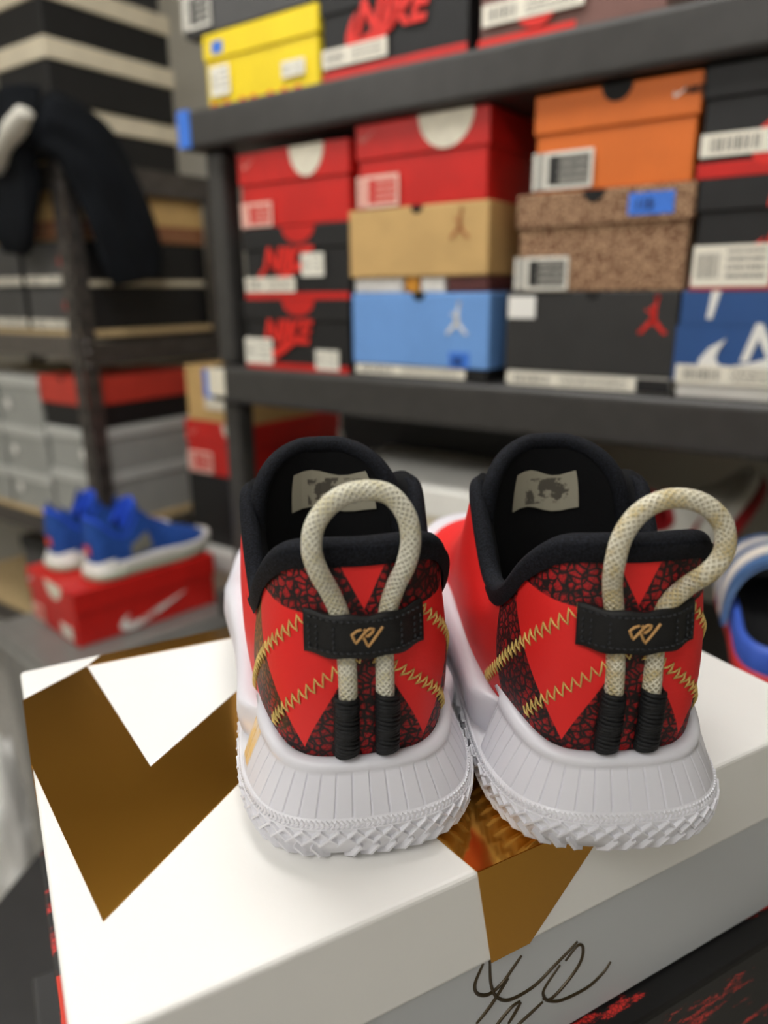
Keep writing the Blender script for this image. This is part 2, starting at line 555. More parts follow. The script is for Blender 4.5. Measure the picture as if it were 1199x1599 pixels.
r = shoebox('black shoe box with barcode label, top of the rightmost column', -0.2505, -0.016, YF, .34, 1.4195, 1.537, M_black, M_black, .036)
bigright(r, .236, .118, (-.114, .06, .022, .046))

# ---- upper shelf row (z from 1.600)
M_yel = mat('yellow_card', (246, 216, 20), .5, var=(20, .05))
r = shoebox('bright yellow shoe box with blue tape on the top shelf', -1.062, -0.810, YF, .34, 1.5995, 1.709, M_yel, M_yel, .040)
plate(r, 'size_label', -.112, -.066, .016, .060, M_sticker)
plate(r, 'price_sticker', .050, .098, .020, .042, M_sticker)
plate(r, 'blue_tape_strip', -.104, -.078, .078, .096, M_tape)
for k in range(7):
    a = -.115 + k * .032 + rnd.uniform(-.006, .006)
    poly_plate('red_print_mark', [(a, .001), (a + .018, .001), (a + .014, .006), (a + .005, .008)], M_redink, r, .0005, fr(r, 'front', -.0017))
r = shoebox('charcoal shoe box with white label on the yellow box', -1.105, -0.82, YF - .004, .34, 1.7093, 1.825, M_dgrey, M_dgrey, .04)
plate(r, 'size_label', -.138, -.070, .010, .060, M_labd)
r = shoebox('black and red shoe box standing on the top shelf', -0.806, -0.553, YF, .34, 1.5995, 1.716, M_black, M_black, .030)
nike(r, -.062, .052, .060, M_redink)
swoosh(r, -.078, .020, .15, M_redink, hs=.95)
plate(r, 'red_band', -.124, .124, 0, .013, M_red)
plate(r, 'size_label', -.122, -.004, .018, .042, M_lab, off=.0014)
M_mauve = mat('mauve_brown_card', (124, 86, 78), .5, var=(20, .1))
r = shoebox('mauve brown shoe box with white label on the top shelf', -0.541, -0.297, YF, .34, 1.5995, 1.722, M_mauve, M_mauve, .036)
plate(r, 'size_label', -.114, .022, .024, .048, M_lab, off=.0014)
notch(r, -.04, .030, .018, M_redink, .026, name='round_red_mark')
plate(r, 'red_band', -.120, .012, 0, .010, M_redink)

# ---- lower level of the rack (dark): boxes on the 0.712 shelf
r = shoebox('black shoe box lying under the cream lidded box', -0.86, -0.50, .955, .25, .7125, .874, M_black, M_black, .04)
r = shoebox('cream lidded shoe box in the dark lower shelf', -0.86, -0.50, .955, .25, .8745, 1.0, M_cream, M_white, .045)
r = shoebox('black shoe box standing deep in the lower shelf', -0.99, -0.52, 1.21, .22, .7125, 1.062, M_black, M_black, .05)

# ---------------------------------------------------------------- stack between the two shelving units
zb = [0.0, .137, .274, .411, .548, .676, .862, .997, 1.134]
BX0, BX1, BY = -1.502, -1.266, 1.205
r = shoebox('charcoal shoe box at the foot of the stack beside the rack', BX0, BX1, BY, .34, 0, .274, M_dgrey, M_dgrey, .05)
r = shoebox('white shoe box low in the stack beside the rack', BX0, BX1, BY, .34, .2745, .548, M_white, M_white, .05)
r = shoebox('white lidded shoe box under the black one beside the rack', BX0 + .004, BX1 + .03, BY - .03, .36, .5485, .674, M_cream, M_white, .05)
r = shoebox('plain black shoe box under the red one beside the rack', BX0, BX1, BY, .34, .6745, .862, M_black, M_black, .0)
r = shoebox('red shoe box with pale label beside the rack post', BX0 + .008, BX1, BY, .34, .8625, .997, M_red, M_red, .055)
notch(r, .075, .133, .05, M_tissue, .05)
plate(r, 'size_label', -.110, -.02, .004, .058, M_labr)
swoosh(r, -.095, .098, .035, M_pinkink)
r = shoebox('kraft tan shoe box with blue tape beside the rack post', BX0 + .02, BX1, BY, .34, .9975, 1.134, M_tan, M_tan, .0)
plate(r, 'blue_tape_strip', -.035, .045, .060, .128, M_tape, th=.001)
plate(r, 'white_note', -.035, .06, .032, .060, M_tissue, th=.001)

# ---------------------------------------------------------------- metal and board shelving unit on the left
unit = thing('metal_shelving_unit', 'dark metal shelving unit with particle board decks at the left', 'shelf', (-2.2, 1.3, 0))
UX0, UX1, UY0, UY1 = -2.70, -1.695, 1.075, 1.53
M_metal = mat('dark_painted_steel', (92, 86, 82), .35, .5, var=(40, .25))
M_metall = mat('grey_steel_beam', (128, 122, 118), .3, .8, var=(60, .2))
M_board = mat('particle_board', (214, 186, 138), .7, var=(150, .3))
def ub(name, x0, x1, y0, y1, z0, z1, m, bev=.0015):
    return box(name, x0 + 2.2, x1 + 2.2, y0 - 1.3, y1 - 1.3, z0, z1, m, unit, bev, 1)
for zd in (.345, .70, 1.212, 1.602):
    ub('deck', UX0 + .004, UX1 - .004, UY0 + .004, UY1 - .004, zd - .016, zd, M_board)
    ub('beam', UX0, UX1, UY0 - .004, UY0 + .003, zd - .066, zd - .010, M_metall if zd in (1.212,) else M_metal)
    ub('beam', UX1 - .003, UX1 + .004, UY0, UY1, *((zd - .060, zd + .002) if zd > 1.5 else (zd - .085, zd - .030)), M_metal)
    ub('beam', UX0, UX1, UY1 - .003, UY1 + .004, zd - .066, zd - .010, M_metal)
    ub('beam', UX0 - .004, UX0 + .003, UY0, UY1, zd - .085, zd - .030, M_metal)
for sx, xx in ((1, UX1), (-1, UX0)):
    for sy, yy in ((-1, UY0), (1, UY1)):
        p = bmesh.new()
        t_ = .004
        # angle-iron section
        add_box(p, min(xx, xx - sx * .038) + 2.2, max(xx, xx - sx * .038) + 2.2, yy + sy * (.004) - 1.3 - (t_ if sy < 0 else 0), yy + sy * .004 - 1.3 + (t_ if sy > 0 else 0), 0, 1.60, .001, 1)
        add_box(p, xx + 2.2 + sx * .004 - (0 if sx > 0 else t_), xx + 2.2 + sx * .004 + (t_ if sx > 0 else 0), min(yy + sy * .004, yy - sy * .036) - 1.3, max(yy + sy * .004, yy - sy * .036) - 1.3, 0, 1.60, .001, 1)
        po = bm_obj('post', p, M_metal, unit)
        if sx == 1 and sy == -1:
            for k in range(22):
                for m_ in (0, 1):
                    zz = .55 + k * .052
                    if m_ == 0:
                        sl = box('slot', -.001, .001, -.004, .004, -.011, .011, M_notch, po, .0008, 1)
                        sl.location = (xx + 2.2 + .008, yy - 1.3 + .016, zz)
                    else:
                        sl = box('slot', -.004, .004, -.001, .001, -.011, .011, M_notch, po, .0008, 1)
                        sl.location = (xx + 2.2 - .018, yy - 1.3 - .0085, zz)
            for zz in (1.16, 1.185, 1.128):
                bo = bmesh.new()
                bmesh.ops.create_uvsphere(bo, u_segments=8, v_segments=6, radius=.008)
                bo2 = bm_obj('bolt', bo, M_metall, po, True)
                bo2.location = (xx + 2.2 + .008, yy - 1.3 + .010, zz)

def ubox(label, col, z0, z1, mb, ml, lid, dx=0.0, dy=0.0, L=.345, w=.222):
    x1 = UX1 - .012 - col * .232 + dx
    return shoebox(label, x1 - w, x1, UY0 + .006 + dy, L, z0, z1, mb, ml, lid, over=.005)
# top deck
for i, (za, zb_, dx, lb) in enumerate(((1.6025, 1.722, .0, 'black shoe box with cream lid, lowest on the top deck'), (1.7225, 1.851, .012, 'black shoe box with cream lid, second above the top deck'), (1.8515, 1.975, .0, 'black shoe box with cream lid, third above the top deck'))):
    ubox(lb, 0, za, zb_, M_black if i != 1 else M_black, M_cream, .044, dx, -.008 if i == 1 else .0, .36)
    r = bpy.data.objects[-1] if False else None
ubox('black shoe box with cream lid, topmost of the left pile', 0, 1.9755, 2.10, M_dark, M_cream, .044, -.006)
# middle deck: dark boxes with pale lower bands, tan box above
for c in range(3):
    for i, (za, zb_) in enumerate(((1.2125, 1.318), (1.3185, 1.428))):
        where = ('beside the corner post', 'second from the corner post', 'third from the corner post')[c]
        r = ubox('dark grey shoe box %s, %s row, middle deck' % (where, ('lower', 'upper')[i]), c, za, zb_, M_black, M_dgrey, .0, L=.43)
        plate(r, 'end_panel', -.105, .105, .002, zb_ - za - .004, M_dgrey, off=-.0045)
        plate(r, 'size_label', -.105, .105, .006, .026, M_lab, off=-.003)
        if i == 1:
            plate(r, 'pale_band', -.20, .20, .001, .014, M_cream, 'side', off=-.0045)
        if c == 0:
            plate(r, 'red_tag', .055, .075, .050, .070, M_redink, off=-.003)
    if c < 2:
        r = ubox('tan and brown shoe box with red stripes %s' % ('at the corner post' if c == 0 else 'further along the middle deck'), c, 1.4285, 1.553, M_tan, M_tan, .0, L=.43)
        mbr = mat('brown_card', (150, 104, 70), .6, var=(20, .1))
        for side, w_ in (('front', .105), ('side', .208)):
            plate(r, 'brown_band', -w_, w_, .003, .040, mbr, side, -.0045)
            for z_ in (.010, .034, .042):
                plate(r, 'red_stripe', -w_, w_, z_ - .0025, z_, mat('dark_red_stripe', (130, 34, 26), .6), side, -.0035)
# lower deck: grey boxes, red and black one
r = ubox('grey shoe box at the bottom next to the corner post', 0, .7005, .842, M_grey, M_greyl, .030)
r2 = ubox('grey shoe box in the middle next to the corner post', 0, .8425, .962, M_grey, M_greyl, .030, .004)
r3 = ubox('black shoe box with red lid on the grey boxes', 0, .9625, 1.096, M_black, mat('dull_red_card', (196, 58, 44), .5, var=(20, .1)), .072)
notch(r3, .0, .133, .012, M_notch)
for i, (za, zb_) in enumerate(((.7005, .812), (.8125, .945), (.9455, 1.085))):
    rr_ = ubox('light grey shoe box %s, column beside the red lidded box' % ('at the bottom', 'in the middle', 'on top')[i], 1, za, zb_, M_grey, M_greyl, .03)
    r2_ = ubox('light grey shoe box %s, far left column of the metal unit' % ('at the bottom', 'in the middle', 'on top')[i], 2, za, zb_, M_grey, M_greyl, .03)
    for q in (rr_, r2_):
        pt = [( -.05 + .014 * math.cos(k * .524), .06 + .014 * math.sin(k * .524)) for k in range(12)]
        poly_plate('round_sticker', pt, M_whiteink, q, .0006, fr(q, 'front', .0026))
for q in (r, r2):
    pt = [(.06 + .014 * math.cos(k * .524), .055 + .014 * math.sin(k * .524)) for k in range(12)]
    poly_plate('round_sticker', pt, M_whiteink, q, .0006, fr(q, 'front', .0026))
# bottom deck: dark boxes
for c in range(2):
    r = ubox('black shoe box on the bottom deck %s' % ('at the corner post' if c == 0 else 'left of its neighbour'), c, .3455, .480, M_black, M_black, .04)
    r = ubox('charcoal shoe box with red mark on the bottom deck %s' % ('at the corner post' if c == 0 else 'left of its neighbour'), c, .4805, .600, M_dgrey, M_black, .04)
    plate(r, 'red_tag', .03, .06, .03, .05, M_redink)

# ---------------------------------------------------------------- black garment over the corner of the top deck
def garment():
    secs = [  # centre x, y, z, half width along the shelf, half thickness, direction of width
        (-1.870, 1.035, 1.405, .045, .020, (1, 0, .3)), (-1.855, 1.026, 1.45, .085, .028, (1, 0, .25)), (-1.840, 1.022, 1.52, .105, .032, (1, 0, .15)),
        (-1.81, 1.018, 1.60, .110, .036, (1, 0, -.2)), (-1.765, 1.016, 1.655, .090, .040, (.8, 0, -.6)), (-1.715, 1.025, 1.678, .070, .040, (.4, .1, -.9)),
        (-1.670, 1.075, 1.662, .070, .034, (.1, .5, .8)), (-1.650, 1.130, 1.615, .085, .030, (0, .8, .55)), (-1.646, 1.170, 1.54, .090, .028, (0, 1, .25)),
        (-1.645, 1.195, 1.46, .094, .026, (0, 1, .1)), (-1.645, 1.212, 1.39, .092, .024, (0, 1, .05)), (-1.647, 1.222, 1.33, .070, .020, (0, 1, .0))]
    P = smooth_path([s[:3] for s in secs], 6)
    Wd = smooth_path([(s[3], s[4], 0) for s in secs], 6)
    Dr = smooth_path([s[5] for s in secs], 6)
    V, Fc = [], []
    K = 36
    n = len(P)
    for i in range(n):
        t = (P[min(i + 1, n - 1)] - P[max(i - 1, 0)]).normalized()
        d = (Dr[i] - t * Dr[i].dot(t)).normalized()
        nn = t.cross(d)
        for k in range(K):
            a = 2 * math.pi * k / K
            fold = 1 + .24 * math.sin(a * 3 + i * .11) * abs(math.sin(a)) + .14 * math.sin(a * 7 + i * .23)
            rr = 1 + .12 * noise.noise((i * .12, math.cos(a) * 1.7, math.sin(a) * 1.7))
            V.append(P[i] + d * (math.cos(a) * Wd[i].x * rr) + nn * (math.sin(a) * Wd[i].y * fold * rr))
    for i in range(n - 1):
        for k in range(K):
            k2 = (k + 1) % K
            Fc.append((i * K + k, i * K + k2, (i + 1) * K + k2, (i + 1) * K + k))
    Fc.append(tuple(range(K - 1, -1, -1)))
    Fc.append(tuple(range((n - 1) * K, n * K)))
    g = thing('draped_garment', 'black cloth garment draped over the left unit corner', 'clothing', (0, 0, 0))
    mesh_obj('fabric', V, Fc, mat('black_jersey', (20, 23, 28), .9, spec=.2, var=(14, .3), bump=(500, .3)), g, True)
    V2, F2, U2 = tube_data(smooth_path([(-1.80, .972, 1.575), (-1.747, .966, 1.605), (-1.683, .965, 1.638), (-1.63, .970, 1.672)], 6), [.016 + .002 * math.sin(i * .6) for i in range(19)], 12, False, 1.5)
    pr = mesh_obj('white_trim', V2, F2, mat('white_cotton', (232, 228, 216), .85, bump=(200, .3)), g, True)
    pr['label'] = 'white cloth trim at the shoulder'
garment()

# ---------------------------------------------------------------- totes and supports
def tote(label, cx, cy, rz, w, d, h, mb, ml, name='storage_tote'):
    t = thing(name, label, 'storage bin', (cx, cy, 0), rz)
    bm = bmesh.new()
    add_box(bm, -w / 2 + .02, w / 2 - .02, -d / 2 + .02, d / 2 - .02, 0, h - .03, .015, 2)
    for v in bm.verts:
        f_ = .92 + .08 * v.co.z / h
        v.co.x *= f_
        v.co.y *= f_
    bm_obj('bin', bm, mb, t)
    bm = bmesh.new()
    add_box(bm, -w / 2, w / 2, -d / 2, d / 2, h - .045, h - .012, .010, 2)
    add_box(bm, -w / 2 + .012, w / 2 - .012, -d / 2 + .012, d / 2 - .012, h - .02, h, .006, 2)
    bm_obj('lid', bm, ml, t)
    return t
M_tlid = mat('grey_plastic_lid', (120, 118, 114), .3, var=(30, .1))
M_tblk = mat('black_plastic_bin', (40, 39, 39), .5, var=(30, .15))
tote('grey lidded storage tote under the red shoe box', -1.400, .885, math.radians(-8), .36, .44, .6, M_tlid, M_tlid)
tote('black lidded storage tote on the floor at the lower left', -.665, .40, math.radians(27), .36, .56, .6, M_tblk, M_tblk)
tote('tall black storage bin under the blue and white sneaker', -.02 + .085, .735, 0, .36, .34, .925, M_tblk, M_tblk)

# table carrying the main stack (below the picture)
tb = thing('side_table', 'small black side table carrying the boxes below the sneakers', 'table', (-.20, .287, 0), math.radians(64.1))
box('table_top', -.20, .20, -.15, .15, .840, .8615, M_tblk, tb, .003, 2)
for sx in (-1, 1):
    for sy in (-1, 1):
        bm = bmesh.new()
        add_box(bm, sx * .17 - .014, sx * .17 + .014, sy * .12 - .014, sy * .12 + .014, 0, .84, .003, 1)
        bm_obj('leg', bm, M_metal, tb)

# crumpled white plastic bag on the floor
def crumple(name, label, cat, loc, r, h, m, seed):
    bm = bmesh.new()
    bmesh.ops.create_icosphere(bm, subdivisions=4, radius=1)
    for v in bm.verts:
        p = v.co.copy()
        k = 1 + .35 * noise.noise(p * 1.6 + Vector((seed, 0, 0))) + .22 * abs(noise.noise(p * 4.2 + Vector((0, seed, 0))))
        v.co = Vector((p.x * r * k, p.y * r * k, max(0, (p.z + .9) * h * .5 * k)))
    o = bm_obj(name, bm, m, None, True)
    o.location = loc
    return tag(o, label, cat)
crumple('plastic_bag', 'crumpled white plastic bag on the floor at left', 'bag', (-1.41, .575, 0), .05, .40, mat('white_film', (232, 230, 226), .35, bump=(25, .5, .01)), 3.1)

# ---------------------------------------------------------------- the white and gold box under the sneakers
BOXYAW = math.radians(64.1)
BW, BD, BH, LIDH = .357, .250, .110, .0465
E1 = Vector((math.cos(BOXYAW), math.sin(BOXYAW), 0))
E2 = Vector((-math.sin(BOXYAW), math.cos(BOXYAW), 0))
BO = Vector((-.165, .074, .985))          # front left bottom corner
wb = thing('gift_shoe_box', 'white shoe box with gold foil zigzag carrying the sneakers', 'shoe box', BO, BOXYAW)
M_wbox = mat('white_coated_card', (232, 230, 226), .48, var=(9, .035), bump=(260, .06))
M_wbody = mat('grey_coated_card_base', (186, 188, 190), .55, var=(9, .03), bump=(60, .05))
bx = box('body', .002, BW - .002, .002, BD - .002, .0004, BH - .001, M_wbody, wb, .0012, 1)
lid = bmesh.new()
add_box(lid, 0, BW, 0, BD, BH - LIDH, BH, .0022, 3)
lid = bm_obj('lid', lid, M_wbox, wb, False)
b = NB('gold_foil')
b.base(lin((206, 150, 62)), b.mr(b.noise(8, 2), .3, .7, .12, .18), 1.0)
b.bump(b.math('ADD', b.math('MULTIPLY', b.noise(14, 2, .5), .7), b.math('MULTIPLY', b.noise(260, 3), .03)), .06, .002)
M_foil = b.m
top = lambda a, b_, c: (a, b_, BH + .00015 + c)
fro = lambda a, b_, c: (a, -.00015 - c, BH + b_)
lef = lambda a, b_, c: (-.00015 - c, a, BH + b_)
TH = .0003
e = .002
poly_plate('gold_foil', [(-.0002, .150), (.015, .043), (.277, .2475), (.197, .2475), (.047, .123), (.0345, .2375), (-.0002, .2145)], M_foil, lid, TH, top)
poly_plate('gold_foil', [(.0345, .2375), (.174, .228), (.197, .2475), (.0435, .2475)], M_foil, lid, TH, top)
poly_plate('gold_foil', [(.1392, -.0002), (.136, .020), (.128, .072), (.118, .118), (.150, .135), (.158, .110), (.170, .0725), (.176, .0535), (.190, .030), (.2165, .056), (.262, .100), (.30, .135), (.34, .165), (.3545, .155), (.3545, .135), (.31, .098), (.25, .046), (.2085, -.0002)], M_foil, lid, TH, top)
poly_plate('gold_foil', [(.196, .112), (.225, .103), (.245, .130), (.215, .160), (.19, .15)], M_foil, lid, TH, top)
poly_plate('gold_foil', [(.1392, .0002), (.2085, .0002), (.1662, -.0465), (.1473, -.0465)], M_foil, lid, TH, fro)
poly_plate('gold_foil', [(.2145, .0002), (.150, .0002), (.120, -.0465), (.175, -.0465)], M_foil, lid, TH, lef)
M_ink = mat('bronze_ink', (62, 50, 30), .35, .4)
SIG = [[(0.145, -0.0478), (0.1414, -0.0557), (0.1426, -0.0614), (0.1481, -0.065), (0.1546, -0.0631), (0.1597, -0.0583), (0.1642, -0.0538)],
       [(0.1482, -0.0478), (0.1492, -0.0601), (0.1522, -0.0684), (0.1591, -0.0741), (0.1716, -0.074), (0.1827, -0.0686), (0.1897, -0.0651), (0.1947, -0.0622)],
       [(0.1886, -0.0696), (0.1949, -0.0646), (0.1982, -0.0673), (0.1973, -0.0749), (0.1896, -0.0826), (0.1811, -0.0866), (0.1774, -0.0823), (0.1783, -0.0777), (0.1857, -0.0702)],
       [(0.1772, -0.0837), (0.1811, -0.0874), (0.1888, -0.0911), (0.2027, -0.0921), (0.2118, -0.0888), (0.2162, -0.0847)],
       [(0.1579, -0.0621), (0.1497, -0.0714), (0.1427, -0.0773)], [(0.1648, -0.0781), (0.1601, -0.0789), (0.1535, -0.0838), (0.1516, -0.0868)],
       [(0.1652, -0.079), (0.1623, -0.0831), (0.1591, -0.0871)], [(0.1773, -0.0857), (0.171, -0.0882), (0.1648, -0.0906), (0.1614, -0.0928)]]
parts = []
for st in SIG:
    P = smooth_path([(a, .0019, BH + z) for a, z in st], 8)
    n = len(P)
    parts.append(tube_data(P, [(.00085) * (.5 + .5 * math.sin(math.pi * (i + 1) / (n + 1)) ** .5) for i in range(n)], 6, False, 1.0, (0, -1, 0)))
sg = mesh_obj('signature', *join_data(parts)[:2], M_ink, bx, True)
sg['label'] = 'bronze printed signature'

# black box with red splatter print
b = NB('splatter_print')
tc = b.obj()
mp = b.n('ShaderNodeMapping')
b.t.links.new(tc, mp.inputs[0])
mp.inputs['Scale'].default_value = (.6, 2.4, 2.4)
nn = b.noise(16, 6, .7, mp.outputs[0])
cells = b.vor(420, 'DISTANCE_TO_EDGE')
fine = b.noise(240, 4, .7)
big = b.mr(nn, .53, .58)
b.base(b.mix(b.math('MULTIPLY', big, b.mr(b.math('ADD', cells, b.math('MULTIPLY', fine, .1)), .05, .16)), lin((16, 15, 16)), lin((214, 50, 44))), .42)
b.bump(fine, .1)
M_splat = b.m
sb = thing('shoe_box', 'black shoe box with red splatter print under the white box', 'shoe box', BO + E1 * -.0055 + E2 * -.012 + Vector((0, 0, -.1225)), BOXYAW)
box('body', .002, .360, .002, .248, .0004, .121, M_splat, sb, .0012, 1)
box('lid', 0, .362, 0, .250, .076, .1222, M_splat, sb, .002, 2)
plate_ = box('red_patch', .0006, .0050, .012, .152, .1221, .1225, mat('orange_red_print', (232, 70, 50), .5), sb)

# ---------------------------------------------------------------- sneakers
def smst(a, b_, x):
    t = max(0.0, min(1.0, (x - a) / (b_ - a)))
    return t * t * (3 - 2 * t)

FOOT = smooth_path([(0, 0, 0), (.016, .0012, 0), (.030, .0062, 0), (.0405, .0165, 0), (.0468, .034, 0), (.0488, .055, 0), (.0485, .085, 0), (.0485, .115, 0), (.0500, .15, 0), (.053, .19, 0), (.053, .225, 0), (.049, .258, 0), (.036, .285, 0), (.018, .298, 0), (0, .302, 0)], 12)
FL = [0.0]
for i in range(1, len(FOOT)):
    FL.append(FL[-1] + (FOOT[i] - FOOT[i - 1]).length)
LF = FL[-1]

def foot(s):
    """signed arc length from the heel pole -> (point xy, outward normal xy)"""
    sg = 1 if s >= 0 else -1
    a = min(abs(s), LF - 1e-6)
    lo, hi = 0, len(FL) - 1
    while hi - lo > 1:
        m = (lo + hi) // 2
        if FL[m] <= a:
            lo = m
        else:
            hi = m
    f = (a - FL[lo]) / (FL[hi] - FL[lo])
    p = FOOT[lo].lerp(FOOT[hi], f)
    p0, p1 = FOOT[max(lo - 1, 0)], FOOT[min(hi + 1, len(FOOT) - 1)]
    ta = (FOOT[hi] - FOOT[lo]).normalized()
    t = ta
    if lo > 0 and hi < len(FOOT) - 1:
        tb_ = (FOOT[hi + 1] - FOOT[hi]).normalized()
        tz = (FOOT[lo] - FOOT[lo - 1]).normalized()
        t = ((tz + ta) * (1 - f) + (ta + tb_) * f).normalized()
    elif lo == 0:
        t = (Vector((1, 0, 0)) * (1 - f) + ta * f).normalized()
    n = Vector((t.y, -t.x, 0))
    return Vector((p.x * sg, p.y, 0)), Vector((n.x * sg, n.y, 0))

def zlift(y):
    z = 0.0
    if y < .035:
        z += .0012 * ((.035 - y) / .035) ** 2
    if y > .2:
        z += .016 * ((y - .2) / .1) ** 2
    return z

def sole_pt(s, inset, z):
    p, n = foot(s)
    q = p - n * inset
    return Vector((q.x, q.y, z + zlift(q.y) * max(0, 1 - z / .06)))

OPROF = [(.0080, .0), (.0028, .0028), (.0006, .0085), (.0, .0140), (.0010, .0188)]
def wall(s, v):
    x = v * (len(OPROF) - 1)
    i = min(int(x), len(OPROF) - 2)
    f = x - i
    a, b_ = OPROF[i], OPROF[i + 1]
    return sole_pt(s, a[0] + (b_[0] - a[0]) * f, a[1] + (b_[1] - a[1]) * f)
def wall_n(s, v):
    _, n = foot(s)
    d = -1.0 * max(0, .55 - v) * 1.6
    return Vector((n.x, n.y, d)).normalized()

def grid_faces(nr, nc, closed):
    F_ = []
    for i in range(nr - 1):
        for j in range(nc if closed else nc - 1):
            j2 = (j + 1) % nc
            F_.append((i * nc + j, i * nc + j2, (i + 1) * nc + j2, (i + 1) * nc + j))
    return F_

def outsole(root, m, tread=True, treadmat=None):
    N = 150
    S = [-LF + 2 * LF * j / N for j in range(N)]
    V = []
    rows = [(.030, .0), (.012, .0)] + OPROF[1:] + [(.004, .0194), (.012, .0194)]
    for ins, z in rows:
        V += [sole_pt(s, ins, z) for s in S]
    F_ = grid_faces(len(rows), N, True)
    c = len(V)
    F_.append(tuple(range(N - 1, -1, -1)))
    F_.append(tuple(range((len(rows) - 1) * N, len(rows) * N)))
    o = mesh_obj('outsole', V, F_, m, root, True)
    if tread:
        parts = []
        def bar(s0, v0, s1, v1, w, h, k=3):
            vv, ff = [], []
            L_ = math.hypot(s1 - s0, (v1 - v0) * .018)
            # offset across the bar, in (s, v) space
            du, dv = -(v1 - v0) * .018 / L_ * w, (s1 - s0) / L_ * w / .018
            for i in range(k):
                f = i / (k - 1)
                s_, v_ = s0 + (s1 - s0) * f, v0 + (v1 - v0) * f
                for sg, hh, sc in ((1, -.0006, 1.25), (1, h, .6), (-1, h, .6), (-1, -.0006, 1.25)):
                    vq = max(0, min(1, v_ + sg * dv * sc))
                    p = wall(s_ + sg * du * sc, vq)
                    vv.append(p + wall_n(s_, vq) * hh)
            for i in range(k - 1):
                for q in range(4):
                    q2 = (q + 1) % 4
                    ff.append((i * 4 + q, i * 4 + q2, (i + 1) * 4 + q2, (i + 1) * 4 + q))
            ff.append((3, 2, 1, 0))
            ff.append(tuple((k - 1) * 4 + q for q in range(4)))
            parts.append((vv, ff, [(0, 0)] * len(vv)))
        n1 = int(2 * LF / .0066)
        for i in range(n1):
            s = -LF + i * .0066
            if abs(s) > .2:
                continue
            z_ = math.sin(s * 55)
            dirn = 1 if s > -.012 else -1
            bar(s, .06, s + dirn * .0060, .47, .00080, .0020)
            bar(s - .003, .50, s + .0046, .81, .00052, .0017)
            if i % 2 == 0 or abs(s) < .05:
                bar(s + .0046, .50, s - .003, .81, .00048, .0015)
        n2 = int(.4 / .0019)
        for i in range(n2):
            s = -.2 + i * .0019
            bar(s, .84, s + .0014, .905, .00052, .0006, 2)
            bar(s + .0014, .915, s, .985, .00052, .0006, 2)
        for i in range(60):
            s = -.2 + i * .4 / 60
            bar(s, .82, s + .4 / 60, .82, .0004, .0008, 3)
        mesh_obj('tread', *join_data(parts)[:2], treadmat or m, o, False)
    return o

def cup_top(s):
    a = abs(s)
    return .0362 + .0060 * smst(.02, .085, a)

def heel_cup(root, m, grooves=True, ends=.086):
    cols = []
    k = -13
    while k <= 13:
        c = k * .0064
        if grooves:
            cols += [(c - .0030, 0), (c - .0016, 0), (c - .0007, 0), (c - .00036, 0), (c - .00012, 1), (c + .00012, 1), (c + .00036, 0), (c + .0007, 0), (c + .0016, 0)]
        else:
            cols += [(c - .003, 0), (c, 0)]
        k += 1
    V, UV = [], []
    vs_ = [0, .06, .12, .5, .80, .86, .90, .95, 1.0]
    for v in vs_:
        for s, g in cols:
            zt = cup_top(s)
            ins = .0014 + .0082 * v ** 1.2
            if v > .87:
                ins -= .0013 * math.sin((v - .86) / .14 * math.pi * .5)
            if g and .05 < v < .85:
                ins += .0008
            ins += .010 * smst(.0775, .0865, abs(s))
            fan = s * (1 + .10 * (1 - v) * (1 - smst(.05, .085, abs(s))))
            V.append(sole_pt(fan, ins, .0184 + (zt - .0184) * v))
            UV.append((s, v))
    for di, dz in ((-.0008, .0010), (.0008, .0022), (.0030, .0022), (.0048, .0008), (.0105, -.001)):
        for s, g in cols:
            V.append(sole_pt(s, .0096 + di, cup_top(s) + dz))
            UV.append((s, 1.0))
    return mesh_obj('heel_cup', V, grid_faces(len(vs_) + 5, len(cols), False), m, root, True, UV)

def midsole(root, m, flare=.005, high=.050, name='midsole'):
    N = 110
    s0 = .076
    S = [s0 + (2 * LF - 2 * s0) * j / N for j in range(N + 1)]
    S = [s if s < LF else s - 2 * LF for s in S]
    V = []
    rows = 7
    prof = [(0, .0), (.2, .6), (.5, 1.0), (.85, .85), (1.0, .4)]
    for v, fb in prof:
        for s in S:
            p, n = foot(s)
            fl = flare * math.exp(-((p.y - .165) / .045) ** 2)
            zt = .036 + (high - .036) * math.exp(-((p.y - .15) / .05) ** 2) + .006 * smst(.25, .3, p.y)
            V.append(sole_pt(s, .002 - fb * (.0025 + fl) + .011 * (1 - smst(.078, .100, abs(s))), .0184 + (zt - .0184) * v))
    for di, dz in ((.004, .001), (.022, -.003)):
        for s in S:
            p, n = foot(s)
            fl = flare * math.exp(-((p.y - .165) / .045) ** 2)
            zt = .036 + (high - .036) * math.exp(-((p.y - .15) / .05) ** 2) + .006 * smst(.25, .3, p.y)
            V.append(sole_pt(s, .002 - .4 * (.0025 + fl) + di + .006 * (1 - smst(.078, .100, abs(s))), zt + dz))
    return mesh_obj(name, V, grid_faces(7, N + 1, False), m, root, True)

